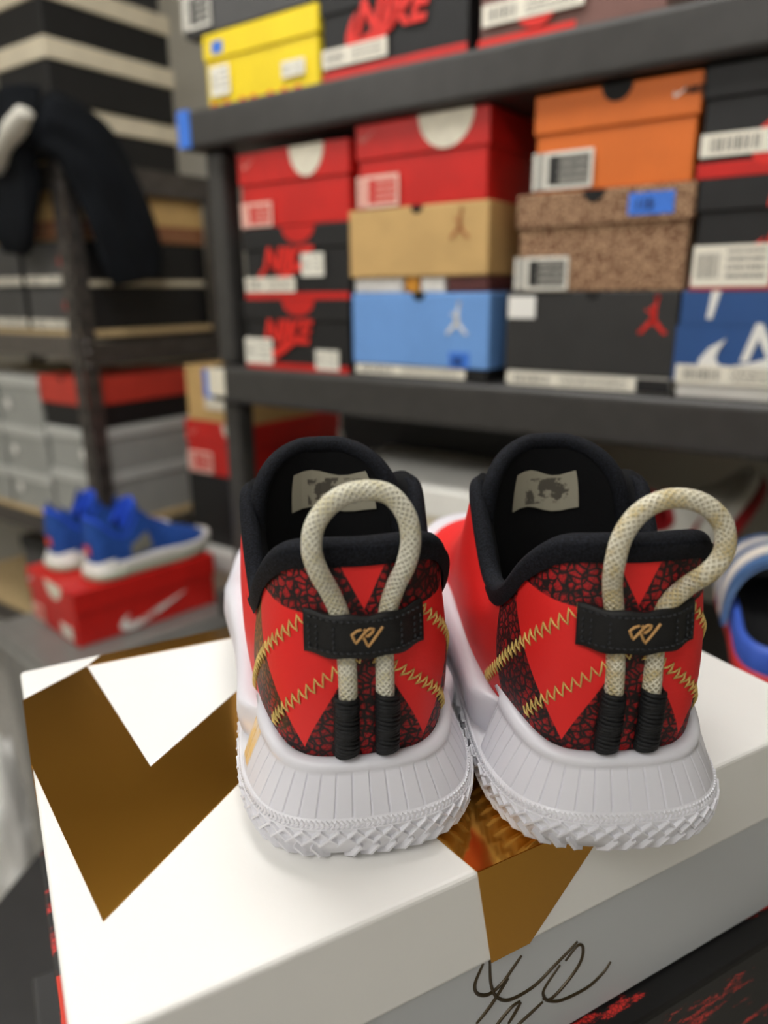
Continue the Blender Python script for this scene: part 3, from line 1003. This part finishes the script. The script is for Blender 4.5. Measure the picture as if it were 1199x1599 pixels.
# collar line: (arc on the outsole, x, y, z)
TK = [(0, 0, .0135, .1205), (.018, .0150, .0150, .1205), (.034, .0265, .0220, .1175), (.050, .0335, .035, .1060), (.068, .0368, .051, .0905), (.088, .0380, .067, .0830), (.110, .0392, .083, .0850), (.134, .0405, .098, .1020), (.160, .0405, .113, .1180), (.190, .0310, .130, .1140), (.228, .0195, .155, .0960), (.278, .0125, .186, .0800), (LF, 0, .205, .0720)]
def collar(s, hs=1.0):
    a = min(abs(s), LF)
    sg = 1 if s >= 0 else -1
    for i in range(len(TK) - 1):
        if a <= TK[i + 1][0] + 1e-9:
            break
    h = TK[i + 1][0] - TK[i][0]
    t = (a - TK[i][0]) / h
    def tang(k):
        if k == 0:
            return (TK[1][1] / TK[1][0], 0.0, 0.0)
        if k == len(TK) - 1:
            return (-.1, 0.0, 0.0)
        return tuple((TK[k + 1][q] - TK[k - 1][q]) / (TK[k + 1][0] - TK[k - 1][0]) for q in (1, 2, 3))
    m0, m1 = tang(i), tang(i + 1)
    out = []
    for q in range(3):
        p0, p1 = TK[i][q + 1], TK[i + 1][q + 1]
        out.append((2 * t ** 3 - 3 * t ** 2 + 1) * p0 + (t ** 3 - 2 * t ** 2 + t) * h * m0[q] + (-2 * t ** 3 + 3 * t ** 2) * p1 + (t ** 3 - t ** 2) * h * m1[q])
    return Vector((out[0] * sg, out[1], .034 + (out[2] - .034) * hs))

def upper(s, t, hs=1.0):
    p, n = foot(s)
    base = sole_pt(s, .0148 - .0080 * smst(.06, .14, abs(s)), .030)
    top_ = collar(s, hs)
    a = abs(s)
    w = smst(.11, .24, a)
    h = t ** (1 + .15 * w)
    v = t * (1 - w) + w * t ** .80
    q = base + (top_ - base) * h
    q.z = base.z + (top_.z - base.z) * v
    bul = .0036 * math.sin(math.pi * min(1, t * 1.1)) * (1 - w) + .0035 * math.sin(math.pi * t ** .6) * w
    return q + n * bul

# metric arc length along the upper, for prints and stitches
SM = [0.0]
_N = 200
_pr = upper(0, .55)
for j in range(1, _N + 1):
    _q = upper(LF * j / _N, .55)
    SM.append(SM[-1] + math.hypot(_q.x - _pr.x, _q.y - _pr.y))
    _pr = _q
def s_to_m(s):
    x = abs(s) / LF * _N
    i = min(int(x), _N - 1)
    return (SM[i] + (SM[i + 1] - SM[i]) * (x - i)) * (1 if s >= 0 else -1)
def m_to_s(m):
    a = abs(m)
    for i in range(_N):
        if SM[i + 1] >= a:
            return (i + (a - SM[i]) / (SM[i + 1] - SM[i])) / _N * LF * (1 if m >= 0 else -1)
    return LF
def on_upper(m, z, off=0.0):
    s = m_to_s(m)
    z0, z1 = upper(s, 0).z, upper(s, 1).z
    t = max(0, min(1, (z - z0) / (z1 - z0)))
    p = upper(s, t)
    e_ = .0015
    du = upper(s + e_, t) - upper(s - e_, t)
    dv = upper(s, min(1, t + .02)) - upper(s, max(0, t - .02))
    n = du.cross(dv).normalized()
    return p + n * off, n

def upper_mesh(root, m, hs=1.0, rows=26):
    N = 180
    S = [-LF + 2 * LF * j / N for j in range(N)]
    V, UV = [], []
    for i in range(rows):
        t = i / (rows - 1)
        for s in S:
            q = upper(s, t, hs)
            V.append(q)
            UV.append((s_to_m(s), q.z))
    return mesh_obj('upper', V, grid_faces(rows, N, True), m, root, True, UV)

def lining(root, m, minsole, hs=1.0):
    N = 120
    S = [-LF + 2 * LF * j / N for j in range(N)]
    V = []
    rows = [(0.0, 0.0), (.003, .003), (.007, -.004), (.010, -.014), (.009, -.03), (.007, -.05)]
    ctr = Vector((0, .090, 0))
    for ins, dz in rows:
        for s in S:
            q = collar(s, hs)
            d = Vector((ctr.x - q.x, ctr.y - q.y, 0))
            d = d / max(d.length, 1e-6)
            V.append(Vector((q.x + d.x * ins, q.y + d.y * ins, max(.036, q.z + dz))))
    for s in S:
        q = collar(s, hs)
        d = Vector((ctr.x - q.x, ctr.y - q.y, 0)).normalized()
        V.append(Vector((q.x + d.x * .006, q.y + d.y * .006, .034)))
    o = mesh_obj('lining', V, grid_faces(len(rows) + 1, N, True), m, root, True)
    Vi = [(v.x * .99, v.y, .038) for v in V[-N:]]
    mesh_obj('insole', Vi, [tuple(range(N))], minsole, root)
    return o

def collar_tube(root, m, hs=1.0, send=.185, r=.0043):
    n = 90
    P, R_ = [], []
    for i in range(n + 1):
        s = -send + 2 * send * i / n
        q = collar(s, hs)
        a = abs(s)
        d = Vector((-q.x, .078 - q.y, 0)).normalized()
        P.append(q + d * .0022 + Vector((0, 0, -.0012)))
        R_.append(r * (1 - .45 * smst(.13, .185, a)))
    o = tube('padded_collar', P, R_, m, root, 12, False, 1.0)
    return o

def tongue(root, m, mrim, top=.136, lean=0.0, hs=1.0, y0=.128, y1=.116, hw=.0335):
    NA, NB_ = 22, 20
    zb0 = .052
    def tp(a, b_, off=0.0):
        wdt = hw * max(0.0, 1 - b_ ** 6) ** .42 if b_ < 1 else 0.0
        x = a * wdt + lean * b_
        aa = x / hw
        y = y0 + (y1 - y0) * b_ - .020 * min(1.2, (a * wdt / hw) ** 2) + off
        return Vector((x, y, zb0 + (top - zb0) * b_))
    bs = [math.sin(.5 * math.pi * i / (NB_ - 1)) for i in range(NB_)]
    V = []
    for off in (0.0, .0065):
        for b_ in bs:
            V += [tp(-1 + 2 * j / (NA - 1), b_, off) for j in range(NA)]
    F_ = grid_faces(NB_, NA, False)
    o2 = NB_ * NA
    F_ += [tuple(i + o2 for i in reversed(q)) for q in grid_faces(NB_, NA, False)]
    t = mesh_obj('tongue', V, F_, m, root, True)
    P = [tp(-1, b_, .0032) for b_ in bs[:-1]] + [tp(1, b_, .0032) for b_ in reversed(bs[:-1])]
    P = smooth_path(P, 2)
    tube('tongue_binding', P, .0039, mrim, t, 10)
    return t, tp

def throat(root, m, hs=1.0):
    """lower tongue seen between the eyestays"""
    V = []
    nr, nc = 16, 11
    for i in range(nr):
        p = collar(.196 + (LF - .197) * i / (nr - 1), hs)
        for j in range(nc):
            f = -1 + 2 * j / (nc - 1)
            V.append(Vector((p.x * f, p.y - .004 * (1 - f * f), p.z - .001 + .007 * (1 - f * f))))
    return mesh_obj('tongue_base', V, grid_faces(nr, nc, False), m, root, True)

# ---- materials of the main pair
M_rubber = mat('white_rubber', (220, 219, 224), .42, var=(60, .05), bump=(500, .05))
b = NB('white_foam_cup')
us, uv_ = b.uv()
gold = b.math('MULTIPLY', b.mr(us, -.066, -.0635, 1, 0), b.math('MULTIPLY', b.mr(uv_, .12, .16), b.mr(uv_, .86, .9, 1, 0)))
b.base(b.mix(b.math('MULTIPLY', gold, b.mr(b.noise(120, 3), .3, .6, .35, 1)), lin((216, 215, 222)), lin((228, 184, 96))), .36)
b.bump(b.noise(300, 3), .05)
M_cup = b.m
M_cupr = mat('white_foam_cup_plain', (216, 215, 222), .36, bump=(300, .05))

def upper_material(name, lat):
    b = NB(name)
    s, z = b.uv()
    a = b.math('ABSOLUTE', s)
    d1 = b.math('ADD', b.math('DIVIDE', b.math('ABSOLUTE', b.math('SUBTRACT', a, .0255)), .0270), b.math('DIVIDE', b.math('ABSOLUTE', b.math('SUBTRACT', z, .0885)), .0475))
    tabz = b.math('SUBTRACT', .0975, b.math('MULTIPLY', b.math('SUBTRACT', a, .030), -.10))
    m1 = b.math('MULTIPLY', b.mr(d1, .985, 1.0, 1, 0), b.mr(b.math('SUBTRACT', tabz, z), -.0003, .0003))
    wide = b.math('MULTIPLY', b.math('MULTIPLY', b.mr(b.math('SUBTRACT', tabz, z), -.0003, .0003), b.mr(z, .0880, .0886)), b.mr(a, .0510, .0514, 1, 0))
    m1 = b.math('MAXIMUM', m1, b.math('MULTIPLY', wide, b.mr(a, .0250, .0255)))
    tri = b.math('ADD', b.math('DIVIDE', a, .0098), b.math('DIVIDE', b.math('SUBTRACT', .1165, z), .0190))
    m2 = b.math('MULTIPLY', b.mr(tri, .97, 1.0, 1, 0), b.math('GREATER_THAN', z, .09))
    edge = b.math('ADD', .0690, b.math('MULTIPLY', b.math('SUBTRACT', z, .06), .10))
    m3 = b.mr(b.math('SUBTRACT', a, edge), -.0003, .0003)
    # forefoot red panel, black toward the toe strip
    red = b.math('MAXIMUM', b.math('MAXIMUM', m1, m2), m3)
    o = b.obj()
    wob = b.n('ShaderNodeVectorMath', operation='ADD')
    nz = b.n('ShaderNodeTexNoise')
    nz.inputs['Scale'].default_value = 130
    b.t.links.new(o, nz.inputs['Vector'])
    sc = b.n('ShaderNodeVectorMath', operation='SCALE')
    b.t.links.new(nz.outputs['Color'], sc.inputs[0])
    sc.inputs['Scale'].default_value = .0030
    b.t.links.new(o, wob.inputs[0])
    b.t.links.new(sc.outputs[0], wob.inputs[1])
    v1 = b.vor(300, vec=wob.outputs[0])
    v2 = b.vor(520, vec=wob.outputs[0])
    dens = b.noise(70, 2, .5)
    l1 = b.mr(v1, .030, b.math('ADD', .13, b.math('MULTIPLY', dens, .26)))
    l2 = b.mr(v2, .02, b.math('ADD', .02, b.math('MULTIPLY', dens, .20)))
    cell = b.math('MULTIPLY', l1, b.math('ADD', .35, b.math('MULTIPLY', l2, .65)))
    deep = b.mix(b.mr(b.noise(45, 2), .35, .65), lin((176, 26, 30)), lin((120, 16, 20)))
    ls = b.math('MULTIPLY', s, float(lat))
    gf = b.math('MULTIPLY', b.mr(ls, .036, .054), b.math('MULTIPLY', b.mr(z, .052, .072), b.mr(z, .088, .108, 1, 0)))
    deep = b.mix(b.math('MULTIPLY', gf, .75), deep, lin((172, 128, 60)))
    blk = b.mix(b.math('MULTIPLY', gf, .55), lin((20, 17, 17)), lin((120, 88, 40)))
    crack = b.mix(cell, blk, deep)
    b.base(b.mix(red, crack, lin((226, 40, 38))), .55, 0, .35)
    h = b.math('ADD', b.math('MULTIPLY', b.noise(900, 2), .5), b.math('MULTIPLY', b.math('MULTIPLY', cell, b.math('SUBTRACT', 1.0, red)), .6))
    b.bump(h, .35, .0006)
    return b.m

b = NB('black_knit')
n1 = b.noise(1400, 2, .6)
b.base(b.mix(b.mr(n1, .35, .7), lin((9, 10, 13)), lin((31, 33, 41))), .85, 0, .2)
b.bump(n1, .6, .0006)
M_knit = b.m
M_lining = mat('black_lining', (16, 16, 18), .9, spec=.2, bump=(700, .3))
M_insole = mat('olive_insole', (112, 104, 70), .8)
b = NB('black_satin_ribbon')
n1 = b.noise(1500, 2, .6)
b.base(b.mix(b.mr(n1, .35, .7), lin((6, 6, 7)), lin((18, 18, 19))), .6, 0, .4)
b.bump(n1, .5, .0004)
M_ribbon = b.m
M_bstitch = mat('black_thread', (38, 40, 44), .6)
M_gthread = mat('gold_thread', (224, 194, 112), .45, .0, var=(300, .25))
M_emb = mat('bronze_embroidery', (196, 150, 92), .5, .2, bump=(1500, .4))
def rope_material(name, c1, c2, c3):
    b = NB(name)
    l, k = b.uv()
    ph = b.math('MULTIPLY', l, 2600.0)
    an = b.math('MULTIPLY', k, 2 * math.pi * 9)
    w = b.math('MAXIMUM', b.math('SINE', b.math('ADD', ph, an)), b.math('SINE', b.math('SUBTRACT', ph, an)))
    f = b.mr(w, -.3, .7)
    patch = b.mr(b.noise(140, 3, .6), .42, .62)
    c = b.mix(patch, lin(c1), lin(c2))
    b.base(b.mix(f, lin(c3), c), .8, 0, .3)
    b.bump(w, .7, .0006)
    return b.m
M_rope = rope_material('cream_braided_cord', (228, 224, 206), (212, 204, 172), (194, 189, 172))
M_rope2 = rope_material('cream_grey_braided_cord', (228, 222, 202), (204, 186, 140), (188, 179, 152))
b = NB('tongue_label_print')
nn = b.noise(200, 3, .6)
sp = b.n('ShaderNodeSeparateXYZ')
b.t.links.new(b.n('ShaderNodeTexCoord').outputs['Generated'], sp.inputs[0])
inx = b.math('MULTIPLY', b.math('GREATER_THAN', sp.outputs[0], .2), b.math('LESS_THAN', sp.outputs[0], .85))
inz = b.math('MULTIPLY', b.math('GREATER_THAN', sp.outputs[2], .2), b.math('LESS_THAN', sp.outputs[2], .8))
b.base(b.mix(b.math('MULTIPLY', b.math('MULTIPLY', inx, inz), b.mr(nn, .46, .54)), lin((168, 162, 144)), lin((92, 87, 78))), .5)
M_tlabel = b.m

def zigzag(path, amp, step, rad=.00037):
    """zigzag thread on the upper along a list of (m, z) points"""
    P = [Vector((p[0], p[1], 0)) for p in path]
    L = sum((P[i + 1] - P[i]).length for i in range(len(P) - 1))
    n = max(2, int(L / step))
    pts = []
    for k in range(n * 2 + 1):
        d = L * k / (n * 2)
        for i in range(len(P) - 1):
            sl = (P[i + 1] - P[i]).length
            if d <= sl or i == len(P) - 2:
                break
            d -= sl
        t = (P[i + 1] - P[i]).normalized()
        q = P[i] + t * d
        nn_ = Vector((-t.y, t.x, 0))
        q = q + nn_ * (amp if k % 2 else -amp) + t * (step * .22 if k % 2 else -step * .22)
        pts.append(q)
    out = []
    for k, q in enumerate(pts):
        out.append(on_upper(q.x, q.y, .0001)[0])
        if k < len(pts) - 1:
            mid = (q + pts[k + 1]) / 2
            out.append(on_upper(mid.x, mid.y, .0009)[0])
    return tube_data(out, rad, 6)

def argyle_shoe(label, loc, rz, lat, loop_pts, lean, mrope, mcup, tl):
    root = thing('basketball_sneaker', label, 'sneaker', loc, rz, 'red and black sneakers on the white box')
    outsole(root, M_rubber, True)
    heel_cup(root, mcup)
    midsole(root, M_cupr)
    up_ = upper_mesh(root, upper_material('argyle_crackle_upper_%s' % ('a' if lat > 0 else 'b'), lat))
    parts = []
    for sg in (-1, 1):
        parts.append(zigzag([(sg * .0205, .0960), (sg * .036, .0830), (sg * .066, .0560), (sg * .086, .040)], .0023, .0040))
        parts.append(zigzag([(sg * .0010, .0812), (sg * .013, .0735), (sg * .030, .0600), (sg * .046, .0460)], .0023, .0040))
    V, F_, U = join_data(parts)
    st = mesh_obj('zigzag_stitching', V, F_, M_gthread, up_, True, U)
    st['label'] = 'gold zigzag stitching'
    collar_tube(root, M_knit)
    # rear band under the collar edge
    cols, rows = 60, 6
    V = []
    for i in range(rows):
        for j in range(cols + 1):
            s = -.096 + .192 * j / cols
            t1 = 1.0
            t0 = 1 - (.075 + .05 * smst(.05, .09, abs(s)))
            t = t0 + (t1 - t0) * i / (rows - 1)
            p = upper(s, t)
            _, n = foot(s)
            V.append(p + n * (.0012 + .0022 * math.sin(math.pi * .5 * i / (rows - 1))))
    mesh_obj('collar_band', V, grid_faces(rows, cols + 1, False), M_knit, root, True)
    lining(root, M_lining, M_insole)
    tg, tp = tongue(root, M_lining, M_knit, lean=lean)
    # size label on the inner face of the tongue
    a0, a1, b0, b1 = tl
    V = []
    for off in (-.0006, -.0014):
        for i in range(5):
            for j in range(9):
                V.append(tp(a0 + (a1 - a0) * j / 8, b0 + (b1 - b0) * i / 4 + .02 * math.sin(j * .9), off))
    F_ = grid_faces(5, 9, False)
    F_ = F_ + [tuple(q + 45 for q in reversed(f)) for f in F_]
    tlb = mesh_obj('size_label', V, F_, M_tlabel, tg)
    tlb['label'] = 'pale printed size label inside the tongue'
    # pull cord: two legs behind the ribbon patch, loop above
    P = []
    for x, z, off in loop_pts:
        if z < .112:
            p, n = on_upper(x, z, .0)
            P.append(p + Vector((n.x, n.y, 0)).normalized() * off)
        else:
            q, n = on_upper(0, .112, 0)
            P.append(Vector((x, q.y - off, z)))
    P = smooth_path(P, 10)
    tube('pull_cord', P, .0035, mrope, root, 14, False, 1.0)
    # black cord wraps at the foot of both legs
    for x in (-.0073, .0073):
        parts = []
        nr = 17
        for k in range(nr):
            z = .0415 + .0235 * k / (nr - 1)
            p, n = on_upper(x, z, .0022)
            nv = Vector((n.x, n.y, 0)).normalized()
            tx = Vector((-nv.y, nv.x, 0))
            ring = []
            for q in range(14):
                an = 2 * math.pi * q / 14
                ring.append(p + tx * (.0040 * math.cos(an)) + nv * (.0032 * math.sin(an)) + Vector((0, 0, .0005 * math.cos(an + k))))
            parts.append(tube_data(ring, .00088, 6, True))
        V, F_, U = join_data(parts)
        mesh_obj('cord_wrap', V, F_, M_bstitch if False else M_knitwrap, root, True, U)
    # ribbon patch
    W_, z0, z1 = .0214, .0825, .0980
    V = []
    nc, nr = 33, 9
    def rib(x, z, off):
        # bridges over the cord legs
        bulge = .0046 * math.exp(-(x / .0152) ** 4) + .0010
        p, n = on_upper(x, z, 0)
        nv = Vector((n.x, n.y, n.z * .3)).normalized()
        return p + nv * (bulge + off)
    for off in (.0008, -.0006):
        for i in range(nr):
            for j in range(nc):
                x = -W_ + 2 * W_ * j / (nc - 1)
                z = z0 + (z1 - z0) * i / (nr - 1) + .0009 * (x / W_) ** 2 - .0004 * math.cos(x * 500)
                V.append(rib(x, z, off))
    F_ = grid_faces(nr, nc, False)
    o2 = nr * nc
    F_ += [tuple(q + o2 for q in reversed(f)) for f in grid_faces(nr, nc, False)]
    for i in range(nr - 1):
        for j in (0, nc - 1):
            a_ = (i * nc + j, (i + 1) * nc + j, (i + 1) * nc + j + o2, i * nc + j + o2)
            F_.append(a_ if j == 0 else tuple(reversed(a_)))
    for j in range(nc - 1):
        for i in (0, nr - 1):
            a_ = (i * nc + j, i * nc + j + 1, i * nc + j + 1 + o2, i * nc + j + o2)
            F_.append(tuple(reversed(a_)) if i == 0 else a_)
    rb = mesh_obj('ribbon_patch', V, F_, M_ribbon, root, True)
    parts = []
    def dash(xa, za, xb, zb2):
        pts = [rib(xa, za, .0007), rib((xa + xb) / 2, (za + zb2) / 2, .0014), rib(xb, zb2, .0007)]
        parts.append(tube_data(pts, .00034, 5))
    k = -W_ + .0018
    while k < W_ - .003:
        for zz in (z0 + .0022, z1 - .0020):
            dash(k, zz + .0009 * (k / W_) ** 2, k + .0013, zz + .0009 * (k / W_) ** 2)
        k += .0021
    for sg in (-1, 1):
        for xx in (W_ - .0018, W_ - .0045, W_ - .0100):
            zz = z0 + .0035
            while zz < z1 - .0035:
                dash(sg * xx, zz, sg * xx + .0004, zz + .0011)
                zz += .0023
    mesh_obj('patch_stitching', *join_data(parts)[:2], M_bstitch, rb, True)
    em = []
    k = 3.9e-5
    for st_ in ([(552, 279), (508, 289), (466, 322), (500, 402), (588, 302), (574, 278)], [(586, 300), (622, 275), (654, 281), (645, 308), (606, 342), (586, 338)], [(568, 350), (605, 442), (738, 268)]):
        pts = []
        for i in range(len(st_) - 1):
            for q in range(4):
                f = q / 4
                pts.append(((st_[i][0] + (st_[i + 1][0] - st_[i][0]) * f), (st_[i][1] + (st_[i + 1][1] - st_[i][1]) * f)))
        pts.append(st_[-1])
        P3 = [rib((x - 604) * k, (z0 + z1) / 2 - (y - 355) * k, .0010) for x, y in pts]
        em.append(tube_data(P3, .00052, 6, False))
    eo = mesh_obj('emblem', *join_data(em)[:2], M_emb, rb, False)
    eo['label'] = 'bronze angular letter emblem'
    # laces across the throat
    throat(root, M_lining)
    for k in range(5):
        sl = .203 + k * .026
        p = collar(sl)
        P = smooth_path([(p.x + .006, p.y + .003, p.z - .003), (p.x, p.y, p.z + .003), (0, p.y - .004, p.z + .012), (-p.x, p.y, p.z + .003), (-p.x - .006, p.y + .003, p.z - .003)], 4)
        tube('lace', P, .0035, M_knit, root, 8, False, .45)
    return root

b = NB('black_wrapped_thread')
n1 = b.noise(1500, 2, .6)
b.base(b.mix(b.mr(n1, .4, .7), lin((8, 8, 9)), lin((30, 31, 34))), .6, 0, .3)
M_knitwrap = b.m

LOOP_L = [(-.0068, .056, .0012), (-.0066, .070, .0002), (-.0072, .084, -.0004), (-.0088, .096, -.0002), (-.0120, .106, .0026), (-.0158, .1145, .0060), (-.0180, .123, .0070), (-.0162, .1320, .0060), (-.0090, .1395, .0050), (.0, .1418, .0046), (.0085, .1400, .0050), (.0140, .1330, .0060), (.0155, .124, .0070), (.0140, .1150, .0060), (.0110, .106, .0026), (.0085, .096, -.0002), (.0070, .084, -.0004), (.0068, .070, .0002), (.0068, .056, .0012)]
LOOP_R = [(-.0068, .056, .0012), (-.0068, .070, .0002), (-.0076, .084, -.0004), (-.0088, .096, -.0002), (-.0106, .106, .0026), (-.0120, .1155, .0065), (-.0100, .1265, .0070), (-.0035, .1345, .0060), (.0060, .1380, .0058), (.0165, .1360, .0062), (.0238, .1290, .0070), (.0248, .120, .0085), (.0205, .113, .0090), (.0150, .105, .0040), (.0096, .096, -.0002), (.0074, .084, -.0004), (.0070, .070, .0002), (.0070, .056, .0012)]
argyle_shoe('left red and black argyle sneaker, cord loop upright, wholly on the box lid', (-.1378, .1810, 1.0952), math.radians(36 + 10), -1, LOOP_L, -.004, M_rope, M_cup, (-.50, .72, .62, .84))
argyle_shoe('right red and black argyle sneaker, cord loop leaning right, heel over the box edge', (-.0609, .2373, 1.0952), math.radians(36 + 4), 1, LOOP_R, -.004, M_rope2, M_cupr, (-.55, .45, .60, .82))

# ---- other sneakers in the background
def plain_sneaker(label, loc, rot, m_up, m_mid, m_out, m_col, m_ton, hs=1.0, sc=1.0, ton_top=.146, name='sneaker'):
    root = thing(name, label, 'sneaker', loc, 0)
    root.rotation_euler = rot
    root.scale = (sc, sc, sc)
    outsole(root, m_out, False)
    heel_cup(root, m_mid, False)
    midsole(root, m_mid, .002, .040)
    upper_mesh(root, m_up, hs, 16)
    collar_tube(root, m_col, hs)
    lining(root, M_lining, M_insole, hs)
    throat(root, m_ton, hs)
    tongue(root, m_ton, m_col, ton_top)
    return root

def panel(root, name, s0, s1, t0, t1, m, hs=1.0, off=.0016, taper=0.0, wave=0.0):
    """overlay panel lying on the upper"""
    V = []
    nc, nr = 14, 7
    for i in range(nr):
        for j in range(nc):
            f = j / (nc - 1)
            s = s0 + (s1 - s0) * f
            ta = t0 + wave * math.sin(math.pi * f)
            tb2 = t1 - taper * f
            t = ta + (tb2 - ta) * i / (nr - 1)
            p = upper(s, max(0, min(1.5, t)), hs)
            _, n = foot(s)
            V.append(p + n * off + Vector((0, 0, off * .5)))
    return mesh_obj(name, V, grid_faces(nr, nc, False), m, root, True)

M_bsuede = mat('blue_suede', (44, 84, 164), .9, spec=.2, var=(60, .2), bump=(500, .3))
M_bbright = mat('bright_blue_lining', (34, 82, 214), .8)
M_rub2 = mat('warm_white_rubber', (226, 222, 216), .5)
M_rubg = mat('clear_green_rubber', (186, 190, 168), .4)
M_orr = mat('orange_red_plastic', (226, 66, 40), .4)
M_net = mat('grey_net', (130, 128, 118), .6)
for i, (lx, ly) in enumerate(((-1.478, .790), (-1.356, .803))):
    r = plain_sneaker(('blue suede sneaker on the red shoe box, farther from the rack', 'blue suede sneaker on the red shoe box, nearer the rack')[i], (lx, ly, .7232), (0, 0, math.radians(-6)), M_bsuede, M_rub2, M_rubg, M_bbright, M_bbright, 1.16, 1.0, .156)
    r['group'] = 'blue sneakers on the red box'
    panel(r, 'side_window', .115, .17, .18, .62, M_net)
    panel(r, 'side_window', -.115, -.17, .18, .62, M_net)
    panel(r, 'ankle_panel', .045, .165, .80, 1.28, M_bsuede, 1.16, .0005)
    panel(r, 'ankle_panel', -.045, -.165, .80, 1.28, M_bsuede, 1.16, .0005)
    panel(r, 'heel_emblem', -.014, .014, .28, .50, M_orr)
    panel(r, 'tongue_emblem', .20, .26, .86, 1.0, M_orr, off=.003)
    panel(r, 'tongue_emblem', -.20, -.26, .86, 1.0, M_orr, off=.003)

# red box under the blue pair
r = shoebox('red shoe box under the blue sneakers, with white swoosh on its side', -1.5305, -1.2905, .760, .333, .6008, .7225, M_red, M_red, .050, math.radians(-8.7))
notch(r, .028, .1215, .036, M_tissue, .040)
plate(r, 'size_label', -.105, -.045, .006, .044, M_labr)
plate(r, 'price_sticker', .045, .10, .012, .040, M_sticker)
swoosh(r, -.075, .006, .165, M_whiteink, 'side', .50)
nike(r, -.035, .020, .020, M_redink, .3, .0008, 1, 'side')
swoosh(r, -.108, .092, .026, M_whiteink)

# blue / white / red sneaker at the right edge
M_blu = mat('royal_blue_leather', (58, 92, 190), .5, var=(40, .1))
M_navy = mat('slate_blue_leather', (72, 104, 150), .5)
M_offw = mat('off_white_leather', (222, 212, 202), .5)
M_redr = mat('red_rubber', (196, 44, 44), .5)
def slide(label, loc, rz, sc):
    root = thing('slide_sandal', label, 'sandal', loc, rz)
    root.scale = (sc, sc, sc)
    N = 110
    S = [-LF + 2 * LF * j / N for j in range(N)]
    def layer(name, rows, m, cap=True):
        V = []
        for ins, z in rows:
            for s in S:
                p, n = foot(s)
                q = p - n * ins
                V.append(Vector((q.x, q.y, z)))
        F_ = grid_faces(len(rows), N, True)
        if cap:
            F_.append(tuple(range((len(rows) - 1) * N, len(rows) * N)))
        return mesh_obj(name, V, F_, m, root, True)
    layer('sole', [(.006, 0), (.001, .002), (0, .010), (.0005, .019), (.006, .0205)], M_redr)
    layer('foam_edge', [(.001, .0195), (.0002, .026), (.0015, .040), (.004, .045), (.007, .0445), (.010, .038)], M_blu, False)
    layer('footbed', [(.0095, .040), (.020, .033), (.030, .032)], M_lining)
    bands = [(.118, .136, M_navy), (.136, .163, M_offw), (.163, .184, M_navy), (.184, .212, M_offw), (.212, .232, M_navy)]
    for y0_, y1_, m_ in bands:
        V = []
        nc, nr = 26, 5
        for off in (0, .005):
            for i in range(nr):
                y = y0_ + (y1_ - y0_) * i / (nr - 1)
                for j in range(nc):
                    a = math.pi * j / (nc - 1)
                    h = .066 - .16 * abs(y - .150)
                    V.append(Vector((math.cos(a) * (.0525 + off), y - .03 * (1 - math.sin(a)), .028 + abs(math.sin(a)) ** .8 * (h + off))))
        F_ = grid_faces(nr, nc, False)
        F_ += [tuple(q + nr * nc for q in reversed(f)) for f in grid_faces(nr, nc, False)]
        for j in range(nc - 1):
            for i in (0, nr - 1):
                F_.append((i * nc + j, i * nc + j + 1, i * nc + j + 1 + nr * nc, i * nc + j + nr * nc))
        mesh_obj('strap_stripe', V, F_, m_, root, True)
    return root
slide('blue slide sandal with white striped strap and red sole at the right edge', (-.050, .722, .9255), math.radians(16), 1.05)
# white and red sneaker tilted on the lower shelf
M_wl = mat('white_leather', (222, 218, 206), .5)
M_dred = mat('deep_red_leather', (150, 20, 26), .5)
r = plain_sneaker('white and deep red sneaker lying on its side, toe up, on the lower shelf', (-.230, .990, .872), (math.radians(27), math.radians(-45), math.radians(-28)), M_wl, M_wl, M_dred, M_dred, M_dred, .9, 1.1, .125)
panel(r, 'side_swoosh', -.055, -.185, .20, .62, M_dred, .9, .002, .45, .10)
panel(r, 'side_swoosh', .055, .185, .20, .62, M_dred, .9, .002, .45, .10)
panel(r, 'heel_panel', -.04, .04, .45, 1.0, M_dred, .9)
panel(r, 'eyestay', -.15, -.24, .55, 1.0, M_dred, .9, .002)
# brown and pink sneaker below it
r = plain_sneaker('brown and pink suede sneaker half hidden behind the right sneaker', (-.250, 1.12, .7130), (0, 0, math.radians(170)), mat('brown_pink_suede', (150, 104, 84), .9, var=(30, .3), c2=(216, 150, 130)), M_offw, mat('olive_rubber', (92, 88, 52), .6), mat('olive_suede', (92, 84, 52), .9), mat('brown_suede', (84, 60, 46), .9), .9, 1.0, .135)
